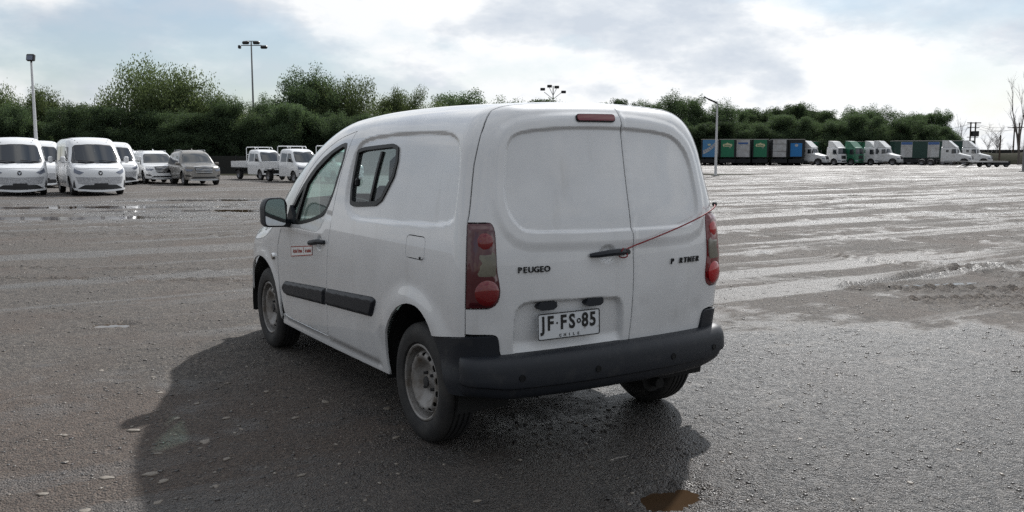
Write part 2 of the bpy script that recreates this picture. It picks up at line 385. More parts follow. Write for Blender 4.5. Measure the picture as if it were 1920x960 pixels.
# ---------------------------------------------------------------- smooth vehicle hulls (numpy)
def smax(a, b, k):
    h = np.maximum(k - np.abs(a - b), 0.0) / k
    return np.maximum(a, b) + h * h * k * 0.25
def smin(a, b, k):
    return -smax(-a, -b, k)
def curve(xs, ys):
    """smooth (monotone-ish cubic Hermite) interpolation through a table"""
    xs = np.array(xs, float); ys = np.array(ys, float)
    m = np.gradient(ys, xs)
    def f(x):
        x = np.clip(x, xs[0], xs[-1])
        i = np.clip(np.searchsorted(xs, x, side='right') - 1, 0, len(xs) - 2)
        h = xs[i + 1] - xs[i]; t = (x - xs[i]) / h
        t2 = t * t; t3 = t2 * t
        return ((2*t3 - 3*t2 + 1) * ys[i] + (t3 - 2*t2 + t) * h * m[i] + (-2*t3 + 3*t2) * ys[i + 1] + (t3 - t2) * h * m[i + 1])
    return f
class Hull:
    """a car body: F(p) < 0 inside.  Forward is +Y, up is +Z, x = 0 is the middle plane."""
    def __init__(s, W, plan, roof, rear, ws, hood, nose, crown=.05, rear_crown=.10, k_side=.20, k_rear=(.28, .16), k_nose=.3,
                 ws_sweep=.2, nose_sweep=.3, core=None, halfcore=.4, k_ws=.25, zk=(1.2, 1.75), k_hood=.06):
        s.W = curve(*W); s.plan = curve(*plan); s.roof = curve(*roof); s.rear = curve(*rear)
        s.ws, s.hood, s.nose = ws, hood, nose
        s.crown, s.rear_crown, s.k_side, s.k_rear, s.k_nose = crown, rear_crown, k_side, k_rear, k_nose
        s.ws_sweep, s.nose_sweep, s.k_ws, s.zk, s.k_hood = ws_sweep, nose_sweep, k_ws, zk, k_hood
        s.core = curve(*core); s.hc = halfcore; s.rho = .5
        s.ymin, s.ymax = rear[1][0], nose[0]
    def F(s, P):
        x = np.abs(P[:, 0]); y = P[:, 1]; z = P[:, 2]
        side = x - s.W(z) * s.plan(y)
        xr = x / .8
        top = z - (s.roof(y) - s.crown * xr * xr)
        (y0, z0, y1, z1) = s.ws
        n = np.array([z1 - z0, y0 - y1]); n = n / np.hypot(*n)
        if n[1] < 0: n = -n
        w = (y - (y0 - s.ws_sweep * xr * xr)) * n[0] + (z - z0) * n[1]
        top = smax(top, w, s.k_ws)
        if s.hood:
            (y0, z0, y1, z1) = s.hood
            n = np.array([z0 - z1, y1 - y0]); n = n / np.hypot(*n)
            h = (y - y0) * n[0] + (z - (z0 - s.crown * xr * xr)) * n[1]
            h = smax(h, (y0 - .45) - y, .1)
            top = smin(top, h, s.k_hood)
        f = smax(top, side, s.k_side)
        t = np.clip((z - s.zk[0]) / (s.zk[1] - s.zk[0]), 0, 1)
        kr = s.k_rear[0] + (s.k_rear[1] - s.k_rear[0]) * t
        f = smax(f, s.rear(z) + s.rear_crown * xr ** 2.5 - y, kr)
        (yn, zn, lean) = s.nose
        f = smax(f, (y - (yn - s.nose_sweep * xr * xr)) * math.cos(lean) + (z - zn) * math.sin(lean), s.k_nose)
        return f
    def cast(s, O, D, far=2.2):
        lo = np.zeros(len(O)); hi = np.full(len(O), far)
        for _ in range(25):
            mid = (lo + hi) * .5
            inside = s.F(O + D * mid[:, None]) < 0
            lo = np.where(inside, mid, lo); hi = np.where(inside, hi, mid)
        return O + D * lo[:, None]
    # --- three ways to lay 2D coordinates over the hull
    def side_rays(s, uv):            # (y, s): s climbs the LEFT side, turns over the shoulder and runs to the middle of the roof
        y = uv[:, 0]; q = uv[:, 1]; zc = s.core(y)
        th = np.clip((q - zc) / s.rho, 0, math.pi / 2)
        xr = np.maximum(q - zc - s.rho * math.pi / 2, 0)
        O = np.stack([-s.hc + xr, y, np.minimum(q, zc)], 1)
        D = np.stack([-np.cos(th), 0 * y, np.sin(th)], 1)
        return O, D
    def side_uv(s, P):
        y = P[:, 1]; zc = s.core(y)
        th = np.arctan2(np.maximum(P[:, 2] - zc, 0), np.maximum(-s.hc - P[:, 0], 1e-9))
        q = np.where(P[:, 2] < zc, P[:, 2], zc + s.rho * th + np.maximum(P[:, 0] + s.hc, 0))
        return np.stack([y, q], 1)
    def end_rays(s, uv, sign, yo, cx, cz):   # rear (sign -1) or front (+1) face: (x, z) in the flat middle, wrapping round the corners
        u, v = uv[:, 0], uv[:, 1]
        ox = np.clip(u, -cx, cx); oz = np.clip(v, cz[0], cz[1])
        a = (u - ox) / s.rho; b = (v - oz) / s.rho
        O = np.stack([ox, np.full(len(u), yo), oz], 1)
        D = np.stack([np.sin(a) * np.cos(b), sign * np.cos(a) * np.cos(b), np.sin(b)], 1)
        return O, D
    def end_uv(s, P, sign, yo, cx, cz):
        ox = np.clip(P[:, 0], -cx, cx); oz = np.clip(P[:, 2], cz[0], cz[1])
        d = P - np.stack([ox, np.full(len(P), yo), oz], 1); d /= np.linalg.norm(d, axis=1)[:, None]
        a = np.arctan2(d[:, 0], sign * d[:, 1]); b = np.arcsin(np.clip(d[:, 2], -1, 1))
        return np.stack([ox + a * s.rho, oz + b * s.rho], 1)
    def mapping(s, kind):
        if kind == 'side': f = lambda uv: s.cast(*s.side_rays(uv))
        if kind == 'rear': f = lambda uv: s.cast(*s.end_rays(uv, -1, *s.rear_core))
        if kind == 'front': f = lambda uv: s.cast(*s.end_rays(uv, 1, *s.front_core))
        f.grad = s.grad
        return f
    def grad(s, P, e=.001):
        g = np.stack([s.F(P + d) - s.F(P - d) for d in np.eye(3) * e], 1)
        return g / np.maximum(np.linalg.norm(g, axis=1), 1e-12)[:, None]

VAN = Hull(W=([.0, .25, .35, .6, .75, .9, 1.05, 1.2, 1.4, 1.6, 1.75, 2.0], [.775, .826, .841, .860, .868, .868, .856, .833, .796, .751, .714, .64]),
           plan=([-.8, -.3, .5, 2.0, 2.8, 3.7], [.965, .985, 1., 1., .985, .90]),
           roof=([-.8, -.5, -.2, .5, 1.0, 1.5, 1.9, 2.6], [1.752, 1.774, 1.786, 1.796, 1.785, 1.745, 1.68, 1.51]),
           rear=([.2, .4, .55, .7, .85, 1.14, 1.41, 1.6, 1.8], [-.565, -.575, -.59, -.61, -.62, -.60, -.545, -.51, -.475]),
           ws=(2.78, 1.06, 1.88, 1.70), hood=(2.7, 1.07, 3.4, .93), nose=(3.62, .6, .2),
           core=([-1, 1.2, 1.8, 2.5, 3.0, 4], [1.35, 1.35, 1.2, .8, .62, .6]), nose_sweep=.32, k_rear=(.10, .13))
VAN.rear_core = (-.1, .6, (.3, 1.45)); VAN.front_core = (3.0, .45, (.3, .6))
# ---------------------------------------------------------------- the white panel van
def polar_panel(name, m, parent, r1, prof, holes, x0, side, h=.012):
    """a wheel disc: outline radius r1, relief prof(r), cut holes"""
    f = curve(*prof)
    def base(uv): return np.stack([np.full(len(uv), side * x0) + side * f(np.hypot(uv[:, 0], uv[:, 1])), uv[:, 0], uv[:, 1]], 1)
    circ = [(r1 * math.cos(2 * math.pi * i / 48), r1 * math.sin(2 * math.pi * i / 48)) for i in range(48)]
    return panel(name, m, parent, base, circ, holes, h=h, thick=.006, flip=side < 0)
def wheel(parent, loc, side, R=.318, w=.195, rim=.203, slots=True, name='wheel'):
    wh = empty(name, loc); wh.parent = parent; hw = w / 2; s_ = side
    prof = [(rim - .006, .35 * hw), (rim, .72 * hw), (rim + .012, .90 * hw), (rim + .045, 1.0 * hw), (R - .040, .97 * hw), (R - .014, .84 * hw), (R - .003, .70 * hw)]
    gro = []
    for c in (.45, .15, -.15, -.45): gro += [(R, (c + .06) * hw), (R - .007, (c + .05) * hw), (R - .007, (c - .05) * hw), (R, (c - .06) * hw)]
    prof = prof + gro + [(r, -h) for r, h in reversed(prof)]
    MB().lathe(prof, 56).build('tyre', 'rubber', wh)
    b = MB().lathe([(rim - .004, .40 * hw), (rim + .002, .80 * hw), (rim - .006, .84 * hw), (rim - .014, .78 * hw), (rim - .020, .35 * hw), (rim - .030, -.7 * hw), (rim + .004, -.8 * hw)], 48)
    if s_ < 0: b.v = [(-x, y, z) for x, y, z in b.v]; b.f = [f[::-1] for f in b.f]
    rm = b.build('rim', 'steel_rim', wh)
    holes = []
    if slots:
        for k in range(14):
            t = 2 * math.pi * (k + .5) / 14; q = []
            for j in range(10):
                a = 2 * math.pi * j / 10; rr = rim - .051 + .013 * math.cos(a); tt = t + .125 * math.sin(a); q.append((rr * math.cos(tt), rr * math.sin(tt)))
            holes.append(q)
    k_ = rim / .203
    polar_panel('wheel_disc', 'steel_rim', rm, rim - .018, ([0, .03, .042, .06, .085, .115, .138, .160, .172, .2], [-.030, -.032, -.052, -.058, -.050, -.022, -.010, -.022, -.050, -.052]) if k_ == 1 else ([0, .03 * k_, .06 * k_, .115 * k_, .16 * k_, .2 * k_], [-.03, -.04, -.05, -.015, -.02, -.05]), holes, .80 * hw, s_, .011)
    hub = MB().lathe([(0, .024), (.026, .022), (.030, .010), (.031, -.03)], 20, c=(0, 0, 0))
    for k in range(4):
        t = math.pi / 4 + k * math.pi / 2; hub.lathe([(0, .012), (.008, .012), (.010, -.02)], 6, c=(0, .054 * math.cos(t), .054 * math.sin(t)))
    hub.v = [(s_ * (x + .80 * hw - .045), y, z) for x, y, z in hub.v]
    if s_ < 0: hub.f = [f[::-1] for f in hub.f]
    hub.build('hub', 'dark_metal', rm)
    MB().lathe([(.0, -.3 * hw), (rim - .05, -.3 * hw), (rim - .033, -.5 * hw), (rim - .033, -.86 * hw), (0, -.86 * hw)], 28).build('brake_drum', 'underbody', wh) if s_ > 0 else MB().lathe([(0, .3 * hw), (rim - .05, .3 * hw), (rim - .033, .5 * hw), (rim - .033, .86 * hw), (0, .86 * hw)], 28).build('brake_drum', 'underbody', wh)
    return wh

def build_van():
    H = VAN; S = H.mapping('side'); Rm = H.mapping('rear'); Fm = H.mapping('front')
    van = empty('panel_van', (-.03, 0, 0))
    tag(van, 'white panel van with black bumper and red cord tied to rear door handle', 'van')
    sc = lambda y: float(H.core(np.array([y]))[0]) + H.rho * math.pi / 2 + H.hc       # s of the roof's middle line
    def side_of(pts): return [tuple(q) for q in H.side_uv(np.array(pts, float))]
    def side_to_rear(pts): return [tuple(q) for q in H.end_uv(S(np.array(pts, float)), -1, *H.rear_core)]
    def both(name, m, *a, **k):
        """the same part on the left and on the right"""
        l = panel(name, m, van, *a, **k); r = link(name, panel_mesh(name, *a, mirror='only', **k), m, van); return l, r
    # ---- outlines, in metres on the left side: (along, up)
    arch = smooth_line([(.388, .275), (.397, .36), (.387, .436), (.330, .568), (.205, .684), (.070, .736), (-.036, .741), (-.105, .725), (-.180, .676), (-.223, .609)], 1)
    bgap = smooth_line([(1.313, .341), (1.290, .480), (1.258, .659), (1.226, .801), (1.198, 1.007), (1.175, 1.175), (1.130, 1.421), (1.080, 1.60), (1.058, 1.739)], 1)
    dtop = smooth_line([(1.058, 1.739), (1.27, 1.690), (1.505, 1.598), (1.697, 1.476), (1.849, 1.330), (1.986, 1.181), (2.085, 1.075)], 1)
    dfront = smooth_line([(2.085, 1.075), (2.20, .97), (2.255, .87), (2.272, .79), (2.289, .606), (2.271, .448), (2.235, .348)], 1)
    door = bgap[:-1] + dtop[:-1] + dfront[:-1] + [(2.235, .348), (2.16, .332), (2.092, .330), (1.679, .334), (1.35, .338)]
    grear = densify(smooth_line([(-.866, .640), (-.865, .784), (-.853, 1.186), (-.840, 1.231), (-.811, 1.432), (-.778, 1.575), (-.744, 1.681), (-.690, 1.785), (-.625, 1.848), (-.54, 1.866), (-.40, 1.866), (-.2, 1.864), (0, 1.863)], 1), .03, False)
    rgap = [tuple(q) for q in H.side_uv(Rm(np.array(grear)))]; rgap[-1] = (rgap[-1][0], sc(rgap[-1][0])); y_top = rgap[-1][0]
    wind = side_of([(0, 1.855, 1.72), (-.2, 1.845, 1.715), (-.4, 1.80, 1.70), (-.55, 1.745, 1.675), (-.63, 1.75, 1.62), (-.68, 1.95, 1.45), (-.74, 2.2, 1.25), (-.78, 2.40, 1.09), (-.80, 2.47, 1.03)])
    shell = rgap + [(y, sc(y)) for y in np.linspace(y_top, 1.855, 40)][1:-1] + wind + [(2.30, 1.03), (2.16, 1.03)] + list(reversed(dtop))[1:-1] + list(reversed(bgap))[:-1] + \
            [(1.313, .335), (1.35, .332), (1.679, .328), (2.092, .324), (2.16, .326), (2.24, .342), (2.285, .335), (2.30, .262), (1.9, .262), (1.25, .266), (.7, .272)] + arch + [(-.30, .618)]
    quarter = [(.960, 1.585), (.870, 1.603), (.463, 1.624), (.392, 1.597), (.368, 1.500), (.382, 1.391), (.492, 1.255), (.570, 1.222), (.878, 1.203), (.945, 1.215), (.966, 1.315)]
    quarter = offset(rounded(quarter, .018, 3), -.004)
    fuel = rounded([(.095, 1.090), (-.112, 1.090), (-.112, .978), (.095, .978)], .03, 4)
    rec = smooth_line([(.951, 1.165), (1.018, 1.235), (1.012, 1.419), (.969, 1.605), (.863, 1.682), (.334, 1.713), (-.122, 1.713), (-.259, 1.675), (-.325, 1.604), (-.362, 1.417), (-.378, 1.253), (-.372, 1.160), (.127, 1.138), (.610, 1.124), (.849, 1.122)], 2, True)
    def shell_disp(uv):
        d = -.017 * (1 - sstep(sdf(uv, rec), -.026, .003))
        r = np.hypot(uv[:, 0] - .03, uv[:, 1] - .33); ang = np.arctan2(uv[:, 1] - .33, uv[:, 0] - .03)
        d = d + .020 * (1 - sstep(r, .40, .53)) * sstep(ang, .15, .7) * sstep(math.pi - ang, .0, .55)
        d = d - .010 * np.exp(-((uv[:, 1] - .315) / .014) ** 2) * sstep(uv[:, 0], .45, .52)     # crease above the sill
        return d
    body = both('body_shell', 'white_paint', S, shell, [quarter, offset(fuel, .005)], h=.035, disp=shell_disp, thick=.014, refine=[(rec, .045, .016), (arch, .12, .022)])
    # ---- fuel flap, side window
    panel('fuel_flap', 'white_paint', van, S, fuel, h=.03, disp=shell_disp, thick=.012)
    MB().box((-.868, -.095, .985), (.006, .018, .018), bev=.003).build('flap_catch', 'black_trim', van)
    inner = offset(quarter, -.022); bar = [(.612, 1.60), (.588, 1.60), (.640, 1.20), (.664, 1.20)]
    def frame_disp(uv): return .008 - .012 * (1 - sstep(sdf(uv, inner), -.012, .008)) - .013
    for sgn, mm in ((-1, None), (1, 'only')):
        q = link('side_window', panel_mesh('side_window', S, offset(quarter, .006), [inner], h=.02, disp=lambda uv: np.full(len(uv), -.008), thick=.03, mirror=mm), 'black_trim', van)
        link('pane', panel_mesh('pane', S, offset(inner, .004), h=.05, off=-.022, thick=0, mirror=mm), 'glass_clear', q)
        link('window_bar', panel_mesh('window_bar', S, [(.618, 1.568), (.594, 1.568), (.644, 1.24), (.668, 1.24)], h=.05, off=-.010, thick=.02, mirror=mm), 'black_trim', q)
        b = MB().box((sgn * -.795, .885, 1.345), (.03, .030, .050), bev=.010); b.build('window_catch', 'black_trim', q)
    # ---- front doors
    dwin = smooth_line([(1.121, 1.636), (1.126, 1.506), (1.200, 1.275), (1.289, 1.150), (1.388, 1.103), (1.582, 1.063), (1.794, 1.031), (1.975, 1.020), (2.05, 1.052), (1.963, 1.185), (1.754, 1.372), (1.552, 1.510), (1.347, 1.597), (1.18, 1.645)], 1, True)
    pane_main = [(1.150, 1.605), (1.150, 1.512), (1.222, 1.285), (1.308, 1.168), (1.398, 1.126), (1.585, 1.086), (1.800, 1.056), (1.842, 1.056), (1.722, 1.330), (1.58, 1.440), (1.345, 1.562), (1.19, 1.612)]
    pane_tri = [(1.775, 1.300), (1.885, 1.056), (1.985, 1.056), (1.960, 1.130), (1.86, 1.235)]
    scoop_c = np.array([1.375, .945])
    def door_disp(uv):
        d = -.012 * (1 - sstep(np.hypot((uv[:, 0] - scoop_c[0]) / .95, (uv[:, 1] - scoop_c[1])), .028, .055))
        d = d - .007 * np.exp(-((uv[:, 1] - (1.135 - .05 * (uv[:, 0] - 1.0))) / .018) ** 2) * (1 - sstep(uv[:, 0], 1.28, 1.5))
        d = d + .010 * np.exp(-((uv[:, 1] - 1.00) / .03) ** 2) * sstep(uv[:, 0], 1.25, 1.55) * .6
        return d
    strip_y = lambda y: .660 - (y - 1.27) * .060
    for sgn, mm in ((-1, None), (1, 'only')):
        d = link('front_door', panel_mesh('front_door', S, offset(door, -.008), [offset(dwin, -.004)], h=.032, disp=door_disp, thick=.016, refine=[([(1.375, .99), (1.44, .945), (1.375, .90), (1.31, .945)], .06, .013)], mirror=mm), 'white_paint', van)
        w = link('window_frame', panel_mesh('window_frame', S, dwin, [pane_main, pane_tri], h=.03, off=.002, thick=.025, mirror=mm), 'black_trim', d)
        link('pane', panel_mesh('pane', S, offset(pane_main, .003), h=.05, off=-.016, thick=0, mirror=mm), 'glass_green', d)
        link('pane', panel_mesh('pane', S, offset(pane_tri, .003), h=.05, off=-.016, thick=0, mirror=mm), 'glass_green', d)
        st = rounded([(1.276, strip_y(1.276)), (2.150, .601), (2.205, .545), (2.150, .496), (1.310, .543), (1.292, .60)], [.004, .04, .03, .04, .004, .004], 4)
        link('rub_strip', panel_mesh('rub_strip', S, st, h=.04, disp=lambda uv: .020 * sstep(-sdf(uv, st), 0, .02) + .001, thick=.004, refine=[(st, .03, .011)], mirror=mm), 'black_plastic', d)
        hb = MB(); P, n = normals(S, np.array([(1.265, .955), (1.33, .955), (1.40, .944), (1.47, .936), (1.495, .934)])); n[:, 0] *= 1
        ofs = [.006, .030, .034, .030, .008]; pts = [P[i] + np.array([-ofs[i], 0, 0]) for i in range(5)]
        hb.tube([(-sgn * p[0], p[1], p[2]) if sgn > 0 else tuple(p) for p in pts], [.013, .017, .018, .017, .010], 8); hb.build('door_handle', 'black_plastic', d)
    s2 = rounded([(1.250, .660), (.520, .704), (.472, .690), (.545, .583), (1.285, .547), (1.268, .60)], [.004, .03, .03, .03, .004, .004], 4)
    both('rub_strip', 'black_plastic', S, s2, h=.04, disp=lambda uv: .020 * sstep(-sdf(uv, s2), 0, .02) + .001, thick=.004, refine=[(s2, .03, .011)])
    # sticker on the driver's door: white slip with a thin red border and red lettering
    stk = [(1.945, .868), (1.500, .912), (1.500, .852), (1.945, .800)]
    sp = panel('door_sticker', 'paper', van, S, stk, h=.06, off=.0025, thick=.001)
    panel('border', 'sticker_red', sp, S, offset(stk, .002), [offset(stk, -.004)], h=.06, off=.0032, thick=.0005)
    def place_text(me, fn, uv, off, m, parent, name, rot=0., flipx=False):
        P, n = normals(fn, np.array([uv])); e = .01; dU = fn(np.array([(uv[0] + e, uv[1])])) - fn(np.array([(uv[0] - e, uv[1])]))
        xa = Vector(dU[0]).normalized(); za = Vector(n[0])
        if flipx: xa = -xa; za = za
        if za.dot(Vector((0, -1, 0))) < 0 and fn is Rm: za = -za
        if fn is S and za.x > 0: za = -za
        ya = za.cross(xa).normalized(); xa = ya.cross(za); M = Matrix((xa, ya, za)).transposed().to_4x4() @ Matrix.Rotation(rot, 4, 'Z')
        M.translation = Vector(P[0]) + za * off; me.transform(M); return link(name, me, m, parent)
    place_text(text_mesh('Actitud Urbana', .040, .0006, .0004, sx=.80), S, (1.80, .851), .0032, 'sticker_red', sp, 'lettering', .103, True)
    place_text(text_mesh('al costado', .040, .0006, .0004, sx=.74), S, (1.580, .874), .0032, 'sticker_red', sp, 'lettering', .103, True)
    place_text(text_mesh('?', .055, .0006, .001, sx=.9), S, (1.670, .865), .0034, 'sticker_red', sp, 'emblem', .103, True)
    # ---- fender, bonnet, windscreen, nose
    farch = smooth_line([(2.292, .262), (2.300, .403), (2.335, .540), (2.409, .645), (2.52, .71), (2.64, .735), (2.77, .735), (2.90, .70), (3.00, .63), (3.07, .53), (3.10, .42)], 1)
    fend = offset([(2.095, 1.068)] + [(y + .001, z) for y, z in dfront[1:]] + [(2.235, .352), (2.292, .340)], 0)
    fpoly = [(2.120, 1.030), (2.205, .97), (2.262, .87), (2.279, .79), (2.296, .606), (2.278, .448), (2.287, .335)] + farch[1:] + [(3.16, .44), (3.185, .60), (3.15, .72), (3.02, .845), (2.80, .945), (2.55, 1.018), (2.36, 1.032)]
    fd = both('fender', 'white_paint', S, fpoly, h=.04, thick=.014, disp=lambda uv: .014 * (1 - sstep(np.hypot(uv[:, 0] - 2.70, uv[:, 1] - .33), .40, .50)))
    for sgn, q in zip((-1, 1), fd): MB().lathe([(0, .014), (.020, .012), (.026, .004), (.027, -.01)], 14, c=(.0, 0, 0)).build('side_repeater', 'chrome', q, (sgn * .872, 2.369, .760)).rotation_euler = (0, 0, math.pi if sgn < 0 else 0)
    hood = [(y, sc(y)) for y in np.linspace(2.62, 3.36, 14)] + side_of([(-.35, 3.30, .93), (-.62, 3.16, .93)]) + [(3.02, .853), (2.80, .953), (2.55, 1.026), (2.50, 1.06)] + side_of([(-.6, 2.54, 1.08), (-.35, 2.60, 1.09)])
    link('bonnet', panel_mesh('bonnet', S, hood, h=.05, thick=.012, mirror='x'), 'white_paint', van)
    ws = [(y, sc(y)) for y in np.linspace(1.87, 2.70, 12)] + side_of([(-.35, 2.62, 1.10), (-.6, 2.52, 1.10), (-.74, 2.42, 1.10), (-.735, 2.36, 1.14), (-.69, 2.15, 1.30), (-.65, 1.97, 1.45), (-.60, 1.79, 1.62), (-.54, 1.77, 1.67), (-.4, 1.815, 1.70), (-.2, 1.86, 1.715)])
    link('windscreen', panel_mesh('windscreen', S, ws, h=.06, off=-.004, thick=0, mirror='x'), 'glass_green', van)
    link('cowl', panel_mesh('cowl', S, [(2.30, 1.00), (2.30, 1.045)] + side_of([(-.78, 2.44, 1.10), (-.6, 2.55, 1.12), (-.35, 2.64, 1.12), (0, 2.72, 1.11), (0, 2.56, 1.14), (-.4, 2.52, 1.14)]) + [(2.40, .98)], h=.05, off=-.022, thick=0, mirror='x'), 'black_trim', van)
    nose = rounded([(-.92, .24), (.92, .24), (.93, .60), (.86, .80), (.5, .94), (-.5, .94), (-.86, .80), (-.93, .60)], .05, 4)
    panel('front_bumper', 'white_paint', van, Fm, nose, h=.06, off=-.004, thick=.02)
    panel('grille', 'black_trim', van, Fm, rounded([(-.42, .30), (.42, .30), (.50, .44), (.36, .50), (-.36, .50), (-.50, .44)], .04, 4), h=.05, off=.006, thick=.015)
    blk = rounded([(-.98, .20), (.98, .20), (1.0, .46), (.60, .42), (.52, .28), (-.52, .28), (-.60, .42), (-1.0, .46)], .03, 3)
    panel('bumper_skirt', 'black_plastic', van, Fm, blk, h=.05, off=.014, thick=.03)
    for sgn in (-1, 1):
        hl = rounded([(sgn * .50, .66), (sgn * .86, .74), (sgn * .93, .86), (sgn * .70, .86), (sgn * .52, .76)], .03, 3)
        panel('headlight', 'lamp_clear', van, Fm, hl if sgn > 0 else hl, h=.04, off=.006, thick=.02)
    # ---- rear doors
    notch = smooth_line([(-.735, .774), (-.690, .795), (-.673, .845), (-.680, .905), (-.692, .96), (-.693, 1.09), (-.695, 1.152), (-.712, 1.186), (-.745, 1.190)], 1)
    bl = smooth_line([(-.10, .538), (-.329, .528), (-.600, .515), (-.645, .520), (-.667, .558), (-.673, .610), (-.685, .640), (-.720, .650), (-.860, .655)], 1)
    def inner(lo_, hi_): return [(u + (.009 if v < 1.84 else .004), v - (0 if v < 1.70 else .009)) for u, v in grear if lo_ <= v <= hi_]
    top = inner(1.192, 2.)
    def door_outline(xs):                      # xs: where the two doors meet
        return [(xs, .541)] + bl + [(-.859, .775)] + notch + [(-.847, 1.190)] + [q for q in top if q[0] < min(xs, -xs) - .02] + [(xs, 1.857)]
    blank = smooth_line([(-.633, 1.305), (-.612, 1.432), (-.590, 1.577), (-.552, 1.655), (-.433, 1.674), (-.155, 1.683), (.12, 1.681), (.347, 1.670), (.485, 1.648), (.572, 1.555), (.612, 1.420), (.632, 1.270), (.610, 1.165), (.530, 1.118), (.083, 1.120), (-.49, 1.128), (-.562, 1.147), (-.615, 1.225)], 2, True)
    outer = offset(blank[::2], .068)
    pr = smooth_line([(-.585, .40), (-.597, .60), (-.598, .742), (-.567, .790), (-.498, .803), (-.028, .791), (.030, .772), (.050, .658), (.053, .40)], 1)
    def rear_disp(uv):
        d = .008 * (1 - sstep(sdf(uv, outer), -.026, .026)) - .016 * (1 - sstep(sdf(uv, blank), -.017, .003))
        d = d - .034 * (1 - sstep(sdf(uv, pr), -.022, .004)) * sstep(uv[:, 1], .515, .60)
        d = d - .016 * (1 - sstep(np.hypot((uv[:, 0] + .068) / 1.25, uv[:, 1] - 1.012), .026, .048))
        # small dents low on the right-hand door and a crease of wear beside the joint
        for (cx, cz, r, a) in ((.60, .66, .05, .006), (.42, .60, .07, .004), (.17, .72, .04, .003), (-.70, .70, .05, .003)):
            d = d - a * np.exp(-((uv[:, 0] - cx) ** 2 + (uv[:, 1] - cz) ** 2) / r ** 2)
        d = d + .004 * np.exp(-((uv[:, 0] - .115) / .012) ** 2)
        return d
    def mx(p): return [(-x, y) for x, y in p]
    hand = [(-.068 + .062 * math.cos(t), 1.012 + .05 * math.sin(t)) for t in np.linspace(0, 2 * math.pi, 20)[:-1]]
    ref = [(blank, .03, .009), (pr, .035, .010), (hand, .03, .010), (outer, .036, .013)]
    ld = panel('rear_door', 'white_paint', van, Rm, door_outline(.095), h=.032, disp=rear_disp, thick=.018, refine=ref)
    tag(ld, 'wider rear door with number plate and black handle')
    rd = panel('rear_door', 'white_paint', van, Rm, mx(door_outline(-.103)), h=.032, disp=lambda uv: rear_disp(uv) - .003, thick=.018, refine=[(blank, .03, .009), (outer, .036, .013)])
    tag(rd, 'narrower rear door with worn lettering')
    # dark rebates behind the joints
    seam = [(.085, .52), (.115, .52), (.115, 1.86), (.085, 1.86)]
    panel('door_seal', 'dark_gap', van, Rm, seam, h=.05, off=-.045, thick=0)
    def ribbon(line, w): a = np.array(line); t = np.gradient(a, axis=0); t /= np.linalg.norm(t, axis=1)[:, None]; n = np.stack([-t[:, 1], t[:, 0]], 1); return [tuple(q) for q in a + n * w] + [tuple(q) for q in (a - n * w)[::-1]]
    for ln in (bgap[::2] + [bgap[-1]], dtop, dfront, rgap[:-14]):
        both('door_seal', 'dark_gap', S, ribbon(ln, .016), h=.06, off=-.019, thick=0)
    # handle and its cord
    P, n = normals(Rm, np.array([(-.183, 1.008), (-.15, 1.010), (-.068, 1.016), (.01, 1.016), (.046, 1.018)])); n = np.where(n[:, 1:2] > 0, -n, n)
    o_ = [.006, .026, .034, .030, .008]
    hb = MB().tube([P[i] + n[i] * o_[i] for i in range(5)], [.010, .015, .017, .018, .014], 8)
    hb.build('rear_door_handle', 'black_plastic', ld)
    MB().lathe([(0, .010), (.013, .009), (.016, 0), (.016, -.02)], 14, 'y').build('lock_barrel', 'dark_metal', ld, (.033, -.648, 1.018)).rotation_euler = (0, 0, math.pi)
    A = Vector((.022, -.645, 1.030)); Bp, _ = normals(Rm, np.array([(.842, 1.222)])); B = Vector(Bp[0]) + Vector((.020, -.012, .008))
    cu = np.stack([np.linspace(.03, .842, 16), np.linspace(1.030, 1.226, 16)], 1); cP, cn = normals(Rm, cu); ramp_ = np.clip(np.linspace(0, 6, 16), 0, 1)
    cord = MB().tube([tuple(A)] + [tuple(cP[i] + cn[i] * (.024 + .010 * math.sin(i / 15 * 3.1))) for i in range(1, 15)] + [tuple(B)], .0038, 6)
    lp = [A + Vector((-.02 + .022 * math.cos(t), -.006 + .012 * math.sin(2 * t), -.016 + .024 * math.sin(t))) for t in np.linspace(0, 2 * math.pi, 18)]
    cord.tube(lp, .0034, 6); cord.tube([A, A + Vector((-.03, -.004, -.004)), A + Vector((-.055, .004, -.012))], .0034, 6)
    ck = cord.build('red_cord', 'cord_red', van); MB().box(tuple(B), (.030, .022, .022), bev=.006).build('hook', 'black_trim', ck)
    # lettering
    for ch, x in zip('PEUGEO', (-.572, -.545, -.515, -.485, -.458, -.428)):
        place_text(text_mesh(ch, .040, .003, .0006, sx=1.05), Rm, (x, .956), .004, 'black_trim', ld, 'badge_letter')
    for ch, x in zip('P RTNER', np.linspace(.372, .582, 7)):
        if ch != ' ': place_text(text_mesh(ch, .042, .003, .0008, shear=.25, sx=.95), Rm, (x, .942), .004, 'black_trim', rd, 'badge_letter')
    # number plate
    uc = (-.296, .670); P, n = normals(lambda uv: Rm(uv), np.array([uc])); za = Vector((-.082, -1, .02)).normalized(); xa = Vector((1, -.082, .0)).normalized(); ya = za.cross(xa)
    M = Matrix((xa, ya, za)).transposed().to_4x4() @ Matrix.Rotation(.012, 4, 'Z'); M.translation = Vector(P[0]) + za * .004
    pl = MB().prism(rounded([(-.18, -.066), (.18, -.066), (.18, .066), (-.18, .066)], .014, 4), -.003, .0); me = pl.mesh('number_plate', angle=30); me.transform(M); plate = link('number_plate', me, 'plate_white', ld)
    a = rounded([(-.180, -.066), (.180, -.066), (.180, .066), (-.180, .066)], .014, 4); fr = MB(); b2 = offset(a, -.005); k = len(a)
    fr.add([(x, y, .0022) for x, y in a] + [(x, y, .0022) for x, y in b2], [(i, (i + 1) % k, k + (i + 1) % k, k + i) for i in range(k)]); me = fr.mesh('plate_border'); me.transform(M); link('plate_border', me, 'plate_black', plate)
